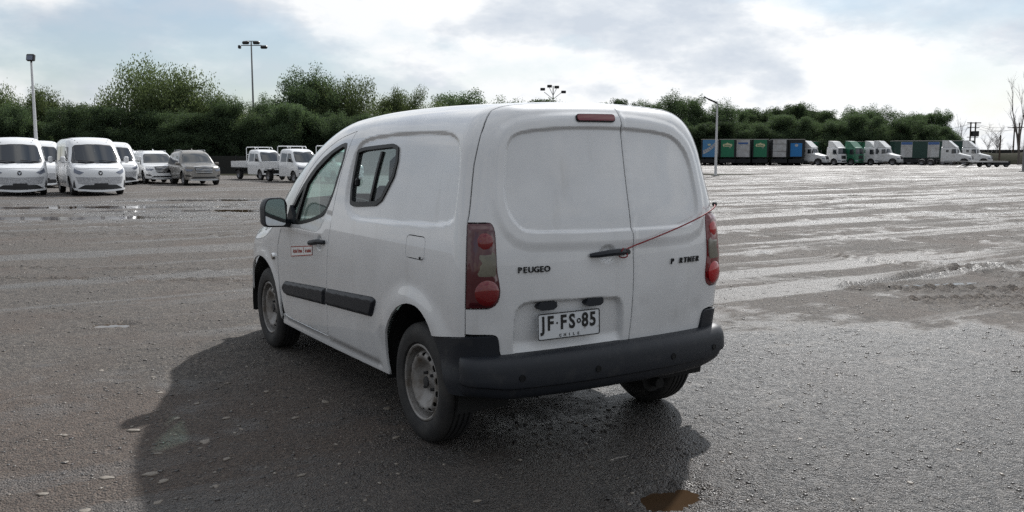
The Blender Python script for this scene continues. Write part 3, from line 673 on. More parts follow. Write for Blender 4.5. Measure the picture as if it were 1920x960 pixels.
    for ch, x, z_, sz in (('J', -.148, .012, .098), ('F', -.108, .012, .098), ('F', -.034, .012, .098), ('S', .016, .012, .098), ('8', .092, .012, .098), ('5', .138, .012, .098)):
        t = text_mesh(ch, sz, .0006, .0030, sx=.80); t.transform(Matrix.Translation((x, z_, .0018))); t.transform(M); link('plate_character', t, 'plate_black', plate)
    for ch, x in zip('CHILE', np.linspace(-.052, .052, 5)):
        t = text_mesh(ch, .020, .0006, .0005); t.transform(Matrix.Translation((x, -.050, .0018))); t.transform(M); link('plate_character', t, 'plate_black', plate)
    for (x, r0, r1) in ((-.070, 0, .005), (.056, .006, .013)):
        d = MB(); kk = 14
        d.add([(x + r * math.cos(2 * math.pi * i / kk), .014 + r * math.sin(2 * math.pi * i / kk), .0022) for r in (max(r0, .0004), r1) for i in range(kk)], [(i, (i + 1) % kk, kk + (i + 1) % kk, kk + i) for i in range(kk)]); me = d.mesh('plate_mark'); me.transform(M); link('plate_mark', me, 'plate_black', plate)
    for cx in (-.424, -.150):
        q = [(-.056, -.004), (-.040, .020), (.050, .020), (.054, -.006), (.034, -.020), (-.034, -.020)]
        P, n = normals(Rm, np.array([(cx, .772)])); za2 = Vector((-.10 if cx < -.3 else -.03, -1, 0)).normalized(); xa2 = Vector((0, 0, 1)).cross(za2) * 1.0; ya2 = za2.cross(xa2)
        M2 = Matrix((xa2, ya2, za2)).transposed().to_4x4(); M2.translation = Vector(P[0]); me = MB().prism(rounded(q, .006, 2), -.035, .006).mesh('plate_lamp', angle=30); me.transform(M2); link('plate_lamp', me, 'black_plastic', ld)
    bk = rounded([(-.185, 1.709), (.048, 1.710), (.052, 1.743), (-.182, 1.741)], .014, 4)
    panel('high_brake_light', 'lamp_red', ld, Rm, bk, h=.03, off=.022, thick=.018)
    panel('surround', 'black_trim', ld, Rm, offset(bk, .005), h=.03, off=.0165, thick=.012)
    # ---- tail lamps
    lo = [(-.861, .779)] + [(-.74, .779)] + notch[1:-1] + [(-.745, 1.186), (-.848, 1.186)]; lo = offset(lo, -.003)
    for sgn, mm in ((-1, None), (1, 'only')):
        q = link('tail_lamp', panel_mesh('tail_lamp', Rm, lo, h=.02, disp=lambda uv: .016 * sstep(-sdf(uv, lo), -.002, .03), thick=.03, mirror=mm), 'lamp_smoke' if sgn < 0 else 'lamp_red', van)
        def disc(cx, cz, rx, rz, dome, m):
            c = [(cx + rx * math.cos(t), cz + rz * math.sin(t)) for t in np.linspace(0, 2 * math.pi, 33)[:-1]]
            link('lamp_lens', panel_mesh('lamp_lens', Rm, c, h=.014, disp=lambda uv: .012 + dome * np.sqrt(np.maximum(1 - ((uv[:, 0] - cx) / rx) ** 2 - ((uv[:, 1] - cz) / rz) ** 2, 0) + .02), thick=.015, mirror=mm), m, q)
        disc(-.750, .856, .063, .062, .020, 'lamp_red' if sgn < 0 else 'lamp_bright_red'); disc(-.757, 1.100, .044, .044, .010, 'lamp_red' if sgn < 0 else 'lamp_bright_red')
        cl = smooth_line([(-.806, .928), (-.755, .918), (-.703, .928), (-.700, .99), (-.703, 1.052), (-.755, 1.046), (-.806, 1.052), (-.800, .99)], 1, True)
        link('clear_lens', panel_mesh('clear_lens', Rm, cl, h=.03, disp=lambda uv: .012 + .008 * sstep(-sdf(uv, cl), 0, .012), thick=.01, mirror=mm), 'lamp_clear', q)
    # ---- rear bumper: corner pieces and the deep middle bar
    side_arc = smooth_line([(-.223, .609), (-.270, .53), (-.315, .45), (-.345, .39), (-.375, .352)], 1)
    cp = side_to_rear([(-.223, .605)])[0]
    corner = [(-.672, .352), (-.668, .50), (-.672, .585), (-.684, .628), (-.708, .641), (-.867, .637)] + side_to_rear([(-.36, .622)]) + side_to_rear(side_arc)
    both('bumper_corner', 'black_plastic', Rm, corner, h=.03, disp=lambda uv: .010 + .022 * sstep(uv[:, 1], .52, .40), thick=.03)
    us = np.concatenate([np.linspace(-.90, -.74, 15), np.linspace(-.72, .72, 50), np.linspace(.74, .90, 15)])
    Pb, nb = normals(Rm, np.stack([us, np.full(len(us), .47)], 1)); nb = np.where((nb[:, 1:2] > 0), -nb, nb); nb[:, 2] = 0; nb /= np.linalg.norm(nb, axis=1)[:, None]
    prof = [(-.03, .538), (.030, .536), (.054, .530), (.066, .520), (.078, .506), (.084, .490), (.088, .466), (.090, .430), (.090, .398), (.087, .390), (.074, .384), (.068, .380), (.064, .360), (.052, .338), (.030, .325), (-.03, .318)]
    vs = []; fs = []; m = len(prof)
    for i, u in enumerate(us):
        e = 1 - max(0, (abs(u) - .80) / .10) ** 2.2; e = max(e, 0)
        for (o_, z_) in prof:
            zz = z_ + (.028 if z_ > .4 else .03) * sstep(np.array([abs(u)]), .60, .9)[0] * (1 if z_ < .4 else .3) + (.012 if z_ > .4 else 0) * (1 - (u / .9) ** 2)
            vs.append((Pb[i][0] + nb[i][0] * (o_ * e + .004), Pb[i][1] + nb[i][1] * (o_ * e + .004), .42 + (zz - .42) * (.93 + .07 * e)))
    for i in range(len(us) - 1):
        for j in range(m - 1): fs.append((i * m + j, i * m + j + 1, (i + 1) * m + j + 1, (i + 1) * m + j))
    bmp = MB().add(vs, fs).build('rear_bumper', 'black_plastic', van, angle=32)
    for u in (-.578, -.175, .335, .700):
        i = int(np.argmin(np.abs(us - u))); d = Vector(nb[i]); c = Vector(Pb[i]) + d * .0950; c.z = .441
        q = MB().lathe([(0, .003), (.012, .003), (.0125, .0045), (.016, .0045), (.018, -.004)], 18, 'z').build('parking_sensor', 'black_trim', bmp); q.location = c; q.rotation_euler = d.to_track_quat('Z', 'Y').to_euler()
    # ---- mirrors
    for sgn in (-1, 1):
        hs = MB(); prof2 = rounded([(-.085, -.100), (.075, -.105), (.082, .060), (.055, .102), (-.060, .100), (-.088, .050)], .03, 4)
        vs = []; fs = []; k = len(prof2)
        for (sc_, yy) in ((.93, -.050), (1.0, -.045), (1.0, .0), (.92, .045), (.70, .078), (.35, .092)):
            for (x, z) in prof2: vs.append((sgn * -x * sc_, yy, z * sc_))
        for i in range(5):
            for j in range(k): fs.append((i * k + j, i * k + (j + 1) % k, (i + 1) * k + (j + 1) % k, (i + 1) * k + j) if sgn > 0 else (i * k + (j + 1) % k, i * k + j, (i + 1) * k + j, (i + 1) * k + (j + 1) % k))
        fs.append(tuple(range(5 * k, 6 * k)) if sgn < 0 else tuple(reversed(range(5 * k, 6 * k)))); hs.add(vs, fs)
        hs.tube([(sgn * -.05, .01, -.07), (sgn * -.12, .02, -.085), (sgn * -.17, .05, -.085)], [.035, .030, .035], 8)
        mo = hs.build('side_mirror', 'black_plastic', van, (sgn * .985, 1.955, 1.115), angle=40); mo.rotation_euler = (0, 0, sgn * -.12)
        g = MB().add([(sgn * -x * .90, -.044, z * .90) for x, z in prof2], [tuple(range(k)) if sgn < 0 else tuple(reversed(range(k)))]).build('mirror_face', 'mirror_glass', mo)
        MB().prism([(1.88, 1.04), (2.06, 1.04), (1.96, 1.16)], sgn * .835, sgn * .865, 'x').build('mirror_mount', 'black_plastic', van)
    # ---- wheels and what is under the floor
    for (x, y) in ((-.742, 0), (.742, 0), (-.722, 2.728), (.722, 2.728)):
        wheel(van, (x, y, .314), -1 if x < 0 else 1)
        s_ = -1 if x < 0 else 1; w = MB(); r = .425; n = 22; aa = np.linspace(math.radians(-12), math.radians(192), n)
        yo = y + (.03 if y < 1 else 0); vs = []; fs = []
        for t in aa:
            for xx in (.815, .52): vs.append((s_ * xx, yo + r * math.cos(t), .325 + r * math.sin(t)))
        for i in range(n - 1): fs.append((2 * i, 2 * i + 1, 2 * i + 3, 2 * i + 2))
        fs.append(tuple(2 * i + 1 for i in range(n))); w.add(vs, fs).build('wheel_well', 'underbody', van)
    ub = MB().box((0, 1.50, .31), (1.02, 3.6, .10), bev=.03).box((0, 1.35, .315), (1.60, 1.75, .05), bev=.01).box((0, -.30, .40), (1.40, .30, .06)).box((0, 3.32, .35), (1.45, .3, .06)); ub.build('underbody', 'underbody', van)
    MB().tube([(-.70, 0, .30), (.70, 0, .30)], .04, 10).build('rear_axle', 'underbody', van)
    MB().tube([(.42, .9, .26), (.42, -.25, .25), (.40, -.50, .25)], [.025, .025, .03], 8).tube([(.40, -.20, .27), (.40, -.44, .27)], .08, 10).build('exhaust', 'underbody', van)
    # ---- cabin seen through the glass
    MB().box((0, 1.0, .42), (1.5, 2.9, .06)).build('cabin_floor', 'interior', van)
    for sx in (-.40, .40):
        s_ = empty('seat', (sx, 1.25, .45)); s_.parent = van
        MB().box((0, .12, .22), (.50, .52, .16), bev=.05).build('cushion', 'seat_cloth', s_)
        MB().box((0, -.17, .56), (.48, .14, .62), Matrix.Rotation(.22, 3, 'X'), bev=.05).build('backrest', 'seat_cloth', s_)
        MB().box((0, -.25, .96), (.27, .09, .20), Matrix.Rotation(.2, 3, 'X'), bev=.04).build('headrest', 'seat_cloth', s_)
    MB().box((0, 2.20, .88), (1.48, .42, .26), bev=.08).build('dashboard', 'interior', van)
    sw = MB(); sw.tube([(.18 * math.cos(t), .18 * math.sin(t), 0) for t in np.linspace(0, 2 * math.pi, 25)], .014, 8); sw.box((0, 0, -.01), (.30, .05, .03), bev=.01).box((0, -.06, -.01), (.06, .16, .03), bev=.01)
    q = sw.build('steering_wheel', 'interior', van, (-.40, 1.83, 1.03)); q.rotation_euler = (math.radians(62), 0, 0)
    MB().box((-.60, 1.86, 1.10), (.004, .13, .13), Matrix.Rotation(.3, 3, 'Y')).build('paper_slip', 'paper', van)
    return van
build_van()
# ---------------------------------------------------------------- the yard: a frame of metres, right / ahead of where the photographer stands
FW = Vector((math.sin(YAW), math.cos(YAW), 0)); RT = Vector((math.cos(YAW), -math.sin(YAW), 0))
def yard(r, d, z=0.): p = Vector((CAM[0], CAM[1], 0)) + RT * r + FW * d; return (p.x, p.y, z)
def heading(deg):                    # 0 = back towards the photographer, 90 = to the right
    a = math.radians(deg); h = RT * math.sin(a) - FW * math.cos(a); return math.atan2(-h.x, h.y)

# puddles: (right, ahead, half length, half width, turn, depth)
PUDDLES = [(-3.6, 7.8, .20, .15, .1, .026), (-8.67, 19.0, .75, .28, .1, .022), (.70, 3.76, .20, .13, .5, .020),
           (-12.2, 21.6, 5.5, .95, .08, .034), (-7.4, 24.6, 4.5, 1.0, .05, .034), (-12.5, 26.2, 5.0, .9, .05, .032), (-9.5, 30.5, 4.0, .7, .02, .03), (-4.2, 28.2, 2.2, .8, .0, .032), (15.5, 41.5, 1.6, .7, .0, .02), (13.2, 34., 1.3, .4, .0, .018), (4.45, 9.96, .42, .05, .03, .012), (4.9, 10.25, .5, .06, .3, .010)]
def pud_field(r, d):
    z = np.zeros_like(r)
    for i, (pr, pd, a, b, t, dep) in enumerate(PUDDLES):
        dr, dd = r - pr, d - pd; u = (dr * math.cos(t) + dd * math.sin(t)) / a; v = (-dr * math.sin(t) + dd * math.cos(t)) / b
        q = np.sqrt(u * u + v * v) + .30 * vnoise(r / (.35 * b) + 17 * i, d / (.35 * b), 5) + .22 * vnoise(r / (.12 * b) + 3 * i, d / (.12 * b), 6)
        z -= dep * (1 - sstep(q, .45, 1.25)); z += .011 * np.exp(-((q - 1.38) / .22) ** 2)
    return z
# tyre ruts in the wet part at the right: (points right/ahead, half width, height)
RUTS = [([(3.95, 10.0), (4.7, 10.7), (5.6, 11.5), (7.2, 12.3)], .13, .030), ([(4.35, 9.85), (5.1, 9.9), (6.6, 9.75)], .10, .034), ([(4.2, 9.05), (4.8, 9.12), (6.4, 9.4)], .10, .030), ([(4.55, 8.65), (5.6, 8.75)], .06, .022), ([(4.9, 13.2), (5.8, 11.9), (6.6, 10.6)], .13, .022), ([(5.2, 12.4), (6.4, 11.2), (7.4, 10.9)], .12, .020),
        ([(-9.5, 12.2), (-5., 11.6), (-1., 11.2)], .09, .014), ([(-9.0, 11.0), (-5., 10.6), (-2.2, 10.5)], .10, .016), ([(-12., 17.2), (-6., 16.6), (-1., 16.2)], .12, .016), ([(2.8, 17.), (7., 16.), (14., 15.2)], .14, .012), ([(2.6, 19.), (8., 21.), (17., 25.)], .16, .012), ([(3.2, 15.2), (6.5, 13.9), (9.5, 13.2)], .12, .012)]
def relief(r, d):
    z = .018 * vnoise(r / 1.6, d / 1.6, 1) + .012 * vnoise(r / .5, d / .5, 2) + .009 * vnoise(r / .17, d / .17, 3) + .007 * vnoise(r / .06, d / .06, 4)
    z += .020 * vnoise(r / 6., d / 6., 8)
    fl = 1 - sstep(np.hypot((r - .3) / 3.0, (d - 5.2) / 3.0), .3, 1.)          # level where the van stands
    z = z * (1 - .45 * fl)
    z += pud_field(r, d)
    P = np.stack([r, d], 1); near = (d < 30) & (np.abs(r) < 18)
    for k, (ln, w, h) in enumerate(RUTS):
        Q = P[near]; q = dist(Q, smooth_line(ln, 2), False) / w
        cle = .55 + .9 * (vnoise(Q[:, 0] / .10, Q[:, 1] / .10, 30 + k) + .5) * (vnoise(Q[:, 0] / .5, Q[:, 1] / .5, 40 + k) + .55)
        z[near] += 1.9 * h * cle * (np.exp(-((q - 1.1) / .45) ** 2) - 1.1 * np.exp(-(q / .7) ** 2))
    return z - .002
def build_ground():
    ang = np.concatenate([np.linspace(-math.pi, math.radians(-42), 60)[:-1], np.linspace(math.radians(-42), math.radians(42), 620)[:-1], np.linspace(math.radians(42), math.pi, 60)[:-1]])
    rad = np.concatenate([[.05, .5], 1.2 * np.exp(np.linspace(0, math.log(45 / 1.2), 420)), 45 * np.exp(np.linspace(0, math.log(2500 / 45), 90))[1:]])
    A, Rr = np.meshgrid(ang, rad, indexing='ij'); r = (Rr * np.sin(A)).ravel(); d = (Rr * np.cos(A)).ravel()
    z = relief(r, d) * (1 - sstep(np.hypot(r, d), 120, 200))
    X = CAM[0] + RT.x * r + FW.x * d; Y = CAM[1] + RT.y * r + FW.y * d
    n, m = len(ang), len(rad); i = np.arange(n)[:, None]; j = np.arange(m - 1)[None, :]; i2 = (i + 1) % n
    F = np.stack([i * m + j, i * m + j + 1, i2 * m + j + 1, i2 * m + j], -1).reshape(-1, 4)
    F = F[:, ::-1]
    me = bpy.data.meshes.new('ground'); V = np.stack([X, Y, z], 1)
    me.vertices.add(len(V)); me.vertices.foreach_set('co', V.ravel()); me.loops.add(F.size); me.loops.foreach_set('vertex_index', F.ravel().astype(np.int32))
    me.polygons.add(len(F)); me.polygons.foreach_set('loop_start', np.arange(0, F.size, 4, dtype=np.int32)); me.update(calc_edges=True); me.polygons.foreach_set('use_smooth', [True] * len(F))
    m_, nt, b = node_mat('wet_gravel'); N = nt.nodes.new; L = nt.links.new
    tc = N('ShaderNodeTexCoord')
    def noise(scale, detail=6, rough=.6, st=None, dist_=0.):
        v = tc.outputs['Object']
        if st: mp = N('ShaderNodeMapping'); mp.inputs['Scale'].default_value = st; mp.inputs['Rotation'].default_value = (0, 0, YAW); L(v, mp.inputs[0]); v = mp.outputs[0]
        q = N('ShaderNodeTexNoise'); q.inputs['Scale'].default_value = scale; q.inputs['Detail'].default_value = detail; q.inputs['Roughness'].default_value = rough; q.inputs['Distortion'].default_value = dist_; L(v, q.inputs['Vector']); return q.outputs['Fac']
    def ramp(f, p0, p1, c0, c1):
        r_ = N('ShaderNodeValToRGB'); e = r_.color_ramp.elements; e[0].position, e[1].position = p0, p1; e[0].color = (*c0, 1); e[1].color = (*c1, 1); L(f, r_.inputs[0]); return r_.outputs[0]
    def mixc(t, f, a, b_):
        x = N('ShaderNodeMixRGB'); x.blend_type = t
        if isinstance(f, float): x.inputs[0].default_value = f
        else: L(f, x.inputs[0])
        L(a, x.inputs[1]); L(b_, x.inputs[2]); return x.outputs[0]
    def mathn(op, x, y=None, z=None, clamp=False):
        q = N('ShaderNodeMath'); q.operation = op; q.use_clamp = clamp
        for i, v in enumerate((x, y, z)):
            if v is None: continue
            if isinstance(v, (int, float)): q.inputs[i].default_value = v
            else: L(v, q.inputs[i])
        return q.outputs[0]
    big = ramp(noise(.28, 5), .35, .65, (.045, .040, .037), (.072, .061, .054))
    fine = ramp(noise(48, 5, .75), .34, .68, (.22, .215, .21), (1.95, 1.88, 1.8))
    mid = ramp(noise(6, 6, .65), .32, .66, (.60, .58, .57), (1.22, 1.18, 1.14))
    col = mixc('MULTIPLY', 1., mixc('MULTIPLY', 1., big, fine), mid)
    vo = N('ShaderNodeTexVoronoi'); vo.inputs['Scale'].default_value = 62; L(tc.outputs['Object'], vo.inputs['Vector'])
    stone = ramp(vo.outputs['Color'], .55, .90, (0, 0, 0), (.85, .85, .85)); pale = N('ShaderNodeRGB'); pale.outputs[0].default_value = (.185, .160, .130, 1)
    col = mixc('MIX', stone, col, pale.outputs[0])
    brown = N('ShaderNodeRGB'); brown.outputs[0].default_value = (.072, .047, .033, 1); d5 = N('ShaderNodeVectorMath'); d5.operation = 'DISTANCE'; d5.inputs[1].default_value = yard(-2.3, 3.6); L(tc.outputs['Object'], d5.inputs[0])
    clay = N('ShaderNodeMapRange'); clay.interpolation_type = 'SMOOTHSTEP'; clay.inputs['From Min'].default_value = .5; clay.inputs['From Max'].default_value = 4.2; clay.inputs['To Min'].default_value = .22; clay.inputs['To Max'].default_value = 0; L(d5.outputs['Value'], clay.inputs[0])
    col = mixc('MIX', ramp(mathn('ADD', noise(.7, 6, .6, None, .4), clay.outputs[0]), .50, .68, (0, 0, 0), (.6, .6, .6)), col, mixc('MULTIPLY', 1., brown.outputs[0], fine))
    # the lower ground to the right has held the rain; drier islands and wheel tracks run through it
    dt = N('ShaderNodeVectorMath'); dt.operation = 'DOT_PRODUCT'; dt.inputs[1].default_value = RT; L(tc.outputs['Object'], dt.inputs[0]); r0 = Vector(CAM).dot(RT)
    side = N('ShaderNodeMapRange'); side.inputs['From Min'].default_value = r0 - 2.6; side.inputs['From Max'].default_value = r0 + 1.2; side.inputs['To Min'].default_value = -.12; side.inputs['To Max'].default_value = -.045; L(dt.outputs['Value'], side.inputs[0])
    n_w = mathn('ADD', mathn('ADD', noise(.55, 7, .62, (.6, 1.3, 1), .5), side.outputs[0]), mathn('MULTIPLY_ADD', noise(.16, 6, .6, (.22, 1.25, 1), .6), .9, -.47))
    dn = N('ShaderNodeVectorMath'); dn.operation = 'DISTANCE'; dn.inputs[1].default_value = yard(2.7, 4.8); L(tc.outputs['Object'], dn.inputs[0])
    hollow = N('ShaderNodeMapRange'); hollow.interpolation_type = 'SMOOTHSTEP'; hollow.inputs['From Min'].default_value = 1.0; hollow.inputs['From Max'].default_value = 5.0; hollow.inputs['To Min'].default_value = .34; hollow.inputs['To Max'].default_value = 0; L(dn.outputs['Value'], hollow.inputs[0])
    d3 = N('ShaderNodeVectorMath'); d3.operation = 'DISTANCE'; d3.inputs[1].default_value = yard(-10, 25.5); L(tc.outputs['Object'], d3.inputs[0]); band = N('ShaderNodeMapRange'); band.interpolation_type = 'SMOOTHSTEP'; band.inputs['From Min'].default_value = 2.; band.inputs['From Max'].default_value = 9.; band.inputs['To Min'].default_value = .22; band.inputs['To Max'].default_value = 0; L(d3.outputs['Value'], band.inputs[0])
    n_w = mathn('ADD', mathn('ADD', n_w, hollow.outputs[0]), band.outputs[0])
    n_w = mathn('ADD', n_w, mathn('MULTIPLY_ADD', noise(2.6, 5, .6, None, .5), .55, -.275))
    d4 = N('ShaderNodeVectorMath'); d4.operation = 'DISTANCE'; d4.inputs[1].default_value = yard(5.7, 10.6); L(tc.outputs['Object'], d4.inputs[0]); mud = N('ShaderNodeMapRange'); mud.interpolation_type = 'SMOOTHSTEP'; mud.inputs['From Min'].default_value = .4; mud.inputs['From Max'].default_value = 2.2; mud.inputs['To Min'].default_value = -.30; mud.inputs['To Max'].default_value = 0; L(d4.outputs['Value'], mud.inputs[0]); n_w = mathn('ADD', n_w, mud.outputs[0])
    wet = ramp(n_w, .44, .60, (0, 0, 0), (1, 1, 1))
    track = ramp(noise(.8, 5, .55, (.09, 1.3, 1), .3), .52, .58, (0, 0, 0), (1, 1, 1))
    w = mathn('MAXIMUM', wet, mathn('MULTIPLY', track, .7))
    grain = ramp(noise(26, 4, .7), .36, .64, (0, 0, 0), (1, 1, 1))
    w = mathn('MULTIPLY', w, mathn('MULTIPLY_ADD', grain, .35, .65))
    dk = mathn('MULTIPLY_ADD', w, -.68, 1.)
    sc_ = N('ShaderNodeVectorMath'); sc_.operation = 'SCALE'; L(col, sc_.inputs[0]); L(dk, sc_.inputs['Scale']); L(sc_.outputs[0], b.inputs['Base Color'])
    L(mathn('MULTIPLY_ADD', w, -.58, .86), b.inputs['Roughness'])
    b.inputs['Specular IOR Level'].default_value = .74
    vf = N('ShaderNodeTexVoronoi'); vf.inputs['Scale'].default_value = 105; L(tc.outputs['Object'], vf.inputs['Vector'])
    h1 = mathn('ADD', mathn('MULTIPLY_ADD', vo.outputs['Distance'], -.45, noise(44, 3, .6)), mathn('MULTIPLY', vf.outputs['Distance'], -.9))
    bp = N('ShaderNodeBump'); bp.inputs['Strength'].default_value = 1.0; bp.inputs['Distance'].default_value = .018; L(h1, bp.inputs['Height'])
    b2 = N('ShaderNodeBump'); b2.inputs['Strength'].default_value = .8; b2.inputs['Distance'].default_value = .05; L(noise(7, 6, .6), b2.inputs['Height']); L(b2.outputs[0], bp.inputs['Normal'])
    L(bp.outputs[0], b.inputs['Normal'])
    g = link('ground', me, 'wet_gravel'); tag(g, kind='structure')
    return g
build_ground()
# standing water: level sheets lying in the hollows of the ground
m_, nt, b = node_mat('water'); b.inputs['Base Color'].default_value = (.045, .028, .016, 1); b.inputs['Roughness'].default_value = .03; b.inputs['IOR'].default_value = 1.33
tc = nt.nodes.new('ShaderNodeTexCoord'); nz = nt.nodes.new('ShaderNodeTexNoise'); nz.inputs['Scale'].default_value = 9; nt.links.new(tc.outputs['Object'], nz.inputs['Vector'])
bq = nt.nodes.new('ShaderNodeBump'); bq.inputs['Strength'].default_value = .08; bq.inputs['Distance'].default_value = .01; nt.links.new(nz.outputs['Fac'], bq.inputs['Height']); nt.links.new(bq.outputs[0], b.inputs['Normal'])
b.inputs['Transmission Weight'].default_value = .0
for (pr, pd, a, b_, t, dep) in PUDDLES:
    poly = []
    for k in range(28):
        q = 2 * math.pi * k / 28; u, v = a * 1.42 * math.cos(q), b_ * 1.42 * math.sin(q)
        p = yard(pr + u * math.cos(t) - v * math.sin(t), pd + u * math.sin(t) + v * math.cos(t)); poly.append((p[0], p[1]))
    c = yard(pr, pd); me = bpy.data.meshes.new('puddle'); me.from_pydata([(x - c[0], y - c[1], 0) for x, y in poly], [], [tuple(range(28))[::-1] if area(poly) < 0 else tuple(range(28))])
    me.update()
    tag(link('puddle', me, 'water', None, (c[0], c[1], -dep * .66)), kind='structure')

# loose stones: the few flat ones that catch the eye are things of their own, the gravel is a mass
mat('flat_stone', (.19, .165, .135), .6, noise=(14, (.17, .145, .12), .38, .62), bump=(40, .3, .004))
mat('dark_stone', (.055, .050, .046), .5, noise=(12, (.10, .09, .08), .4, .6), bump=(40, .3, .004))
def gravel_mat():
    m, nt, b = node_mat('gravel_mix'); N = nt.nodes.new; L = nt.links.new; g = N('ShaderNodeNewGeometry'); r = N('ShaderNodeValToRGB'); e = r.color_ramp.elements
    e[0].position = 0; e[0].color = (.018, .017, .017, 1); e[1].position = 1; e[1].color = (.24, .21, .175, 1)
    q = e.new(.45); q.color = (.045, .040, .037, 1); q = e.new(.8); q.color = (.10, .085, .07, 1)
    L(g.outputs['Random Per Island'], r.inputs[0]); L(r.outputs[0], b.inputs['Base Color']); b.inputs['Roughness'].default_value = .42
gravel_mat()
def pebble(seed, flat, n=9, rings=5):
    r_ = random.Random(seed); vs = [(0, 0, -flat)]; fs = []
    ph = [r_.uniform(0, 6.28) for _ in range(4)]; am = [r_.uniform(.05, .2) for _ in range(4)]
    for i in range(1, rings):
        t = math.pi * i / rings
        for k in range(n):
            q = 2 * math.pi * k / n; rr = math.sin(t) ** .7 * (1 + sum(am[j] * math.sin((j + 1) * q + ph[j]) for j in range(4))); vs.append((rr * math.cos(q), rr * math.sin(q) * .62, -flat * math.cos(t) * r_.uniform(.85, 1.1)))
    vs.append((0, 0, flat)); last = len(vs) - 1
    for k in range(n): fs.append((0, 1 + (k + 1) % n, 1 + k)); fs.append((last, 1 + (rings - 2) * n + k, 1 + (rings - 2) * n + (k + 1) % n))
    for i in range(rings - 2):
        for k in range(n): a0 = 1 + i * n; fs.append((a0 + k, a0 + (k + 1) % n, a0 + n + (k + 1) % n, a0 + n + k))
    return vs, fs
stone_me = []
for k in range(5):
    vs, fs = pebble(k, .16); me = bpy.data.meshes.new('flat_stone'); me.from_pydata(vs, [], fs); me.shade_smooth(); me.materials.append(MATS['flat_stone']); stone_me.append(me)
SPOTS = [(-1.72, 4.05, .075), (-1.90, 4.0, .06), (-1.92, 5.25, .05), (-2.08, 4.72, .07), (-1.62, 4.52, .06), (-1.65, 4.95, .055), (-1.92, 4.92, .04), (-2.25, 5.5, .045), (-2.9, 6.1, .05), (-2.45, 5.9, .045), (-1.82, 3.62, .05), (-1.55, 3.72, .045), (-1.62, 3.95, .05), (-1.40, 3.55, .045), (-1.72, 3.38, .04), (-2.1, 3.8, .05),
         (-1.42, 4.25, .05), (-1.80, 4.35, .04), (-2.4, 4.6, .04), (-1.58, 5.55, .05), (-2.2, 4.2, .035), (-1.95, 3.5, .045), (-1.36, 3.9, .035), (-1.5, 4.75, .035), (-1.25, 4.95, .05), (-.62, 4.6, .05), (-1.0, 4.05, .045), (-.95, 3.45, .05), (-.15, 3.72, .035), (-1.15, 5.3, .055), (-.75, 5.15, .05), (-1.9, 5.75, .04), (1.85, 3.95, .03), (2.3, 4.4, .03), (2.5, 3.8, .03), (1.55, 4.6, .028)]
for i, (r_, d_, s_) in enumerate(SPOTS):
    o = link('flat_stone', stone_me[i % 5]); z = float(relief(np.array([r_]), np.array([d_]))[0]); o.location = yard(r_, d_, z + s_ * .02)
    s_ *= .62; o.scale = (s_, s_ * rnd.uniform(.8, 1.2), s_ * rnd.uniform(.8, 1.3)); o.rotation_euler = (rnd.uniform(-.08, .08), rnd.uniform(-.08, .08), rnd.uniform(0, 6.28))
    tag(o, 'small flat stone lying on the wet gravel near the white van', 'stone', 'flat stones on the gravel')
# gravel as one mass of small solids
def build_gravel():
    base = [pebble(100 + k, .26, 5, 3) for k in range(6)]; R_ = np.random.RandomState(3); V = []; Fq = []; Ft = []; nv = 0
    N_ = 60000; rr = 2.2 * np.exp(R_.rand(N_) ** .85 * math.log(34 / 2.2)); aa = np.radians(R_.uniform(-40, 40, N_)); r = rr * np.sin(aa); d = rr * np.cos(aa)
    keep = vnoise(r / .9, d / .9, 21) + .6 * vnoise(r / .3, d / .3, 22) > -.10 + .5 * R_.rand(N_) - .3; r, d = r[keep], d[keep]; n = len(r)
    s = (.0034 + .0105 * R_.rand(n) ** 8) * (1 + np.hypot(r, d) / 14.); z = relief(r, d)
    c = np.stack([CAM[0] + RT.x * r + FW.x * d, CAM[1] + RT.y * r + FW.y * d, z + s * .04], 1); th = R_.rand(n) * 6.28
    tv, tf = [], []
    for k in range(6):
        idx = np.where(np.arange(n) % 6 == k)[0]; bv = np.array(base[k][0]); m = len(bv); ct, st = np.cos(th[idx])[:, None], np.sin(th[idx])[:, None]; sx = s[idx][:, None]
        x = (bv[:, 0] * ct - bv[:, 1] * st) * sx + c[idx, 0:1]; y = (bv[:, 0] * st + bv[:, 1] * ct) * sx + c[idx, 1:2]; zz = bv[:, 2] * sx + c[idx, 2:3]
        P = np.stack([x, y, zz], -1).reshape(-1, 3); o = np.arange(len(idx))[:, None, None] * m + nv
        t3 = np.array([f for f in base[k][1] if len(f) == 3]); t4 = np.array([f for f in base[k][1] if len(f) == 4]).reshape(-1, 4); t4 = np.concatenate([t4[:, [0, 1, 2]], t4[:, [0, 2, 3]]])
        T = np.concatenate([t3, t4]); tf.append((T[None] + o).reshape(-1, 3)); tv.append(P); nv += len(P)
    V = np.concatenate(tv); F = np.concatenate(tf); me = bpy.data.meshes.new('gravel'); me.vertices.add(len(V)); me.vertices.foreach_set('co', V.ravel()); me.loops.add(F.size); me.loops.foreach_set('vertex_index', F.ravel().astype(np.int32))
    me.polygons.add(len(F)); me.polygons.foreach_set('loop_start', np.arange(0, F.size, 3, dtype=np.int32)); me.update(calc_edges=True)
    tag(link('gravel', me, 'gravel_mix'), 'loose wet gravel strewn over the yard', 'gravel', kind='stuff')
build_gravel()
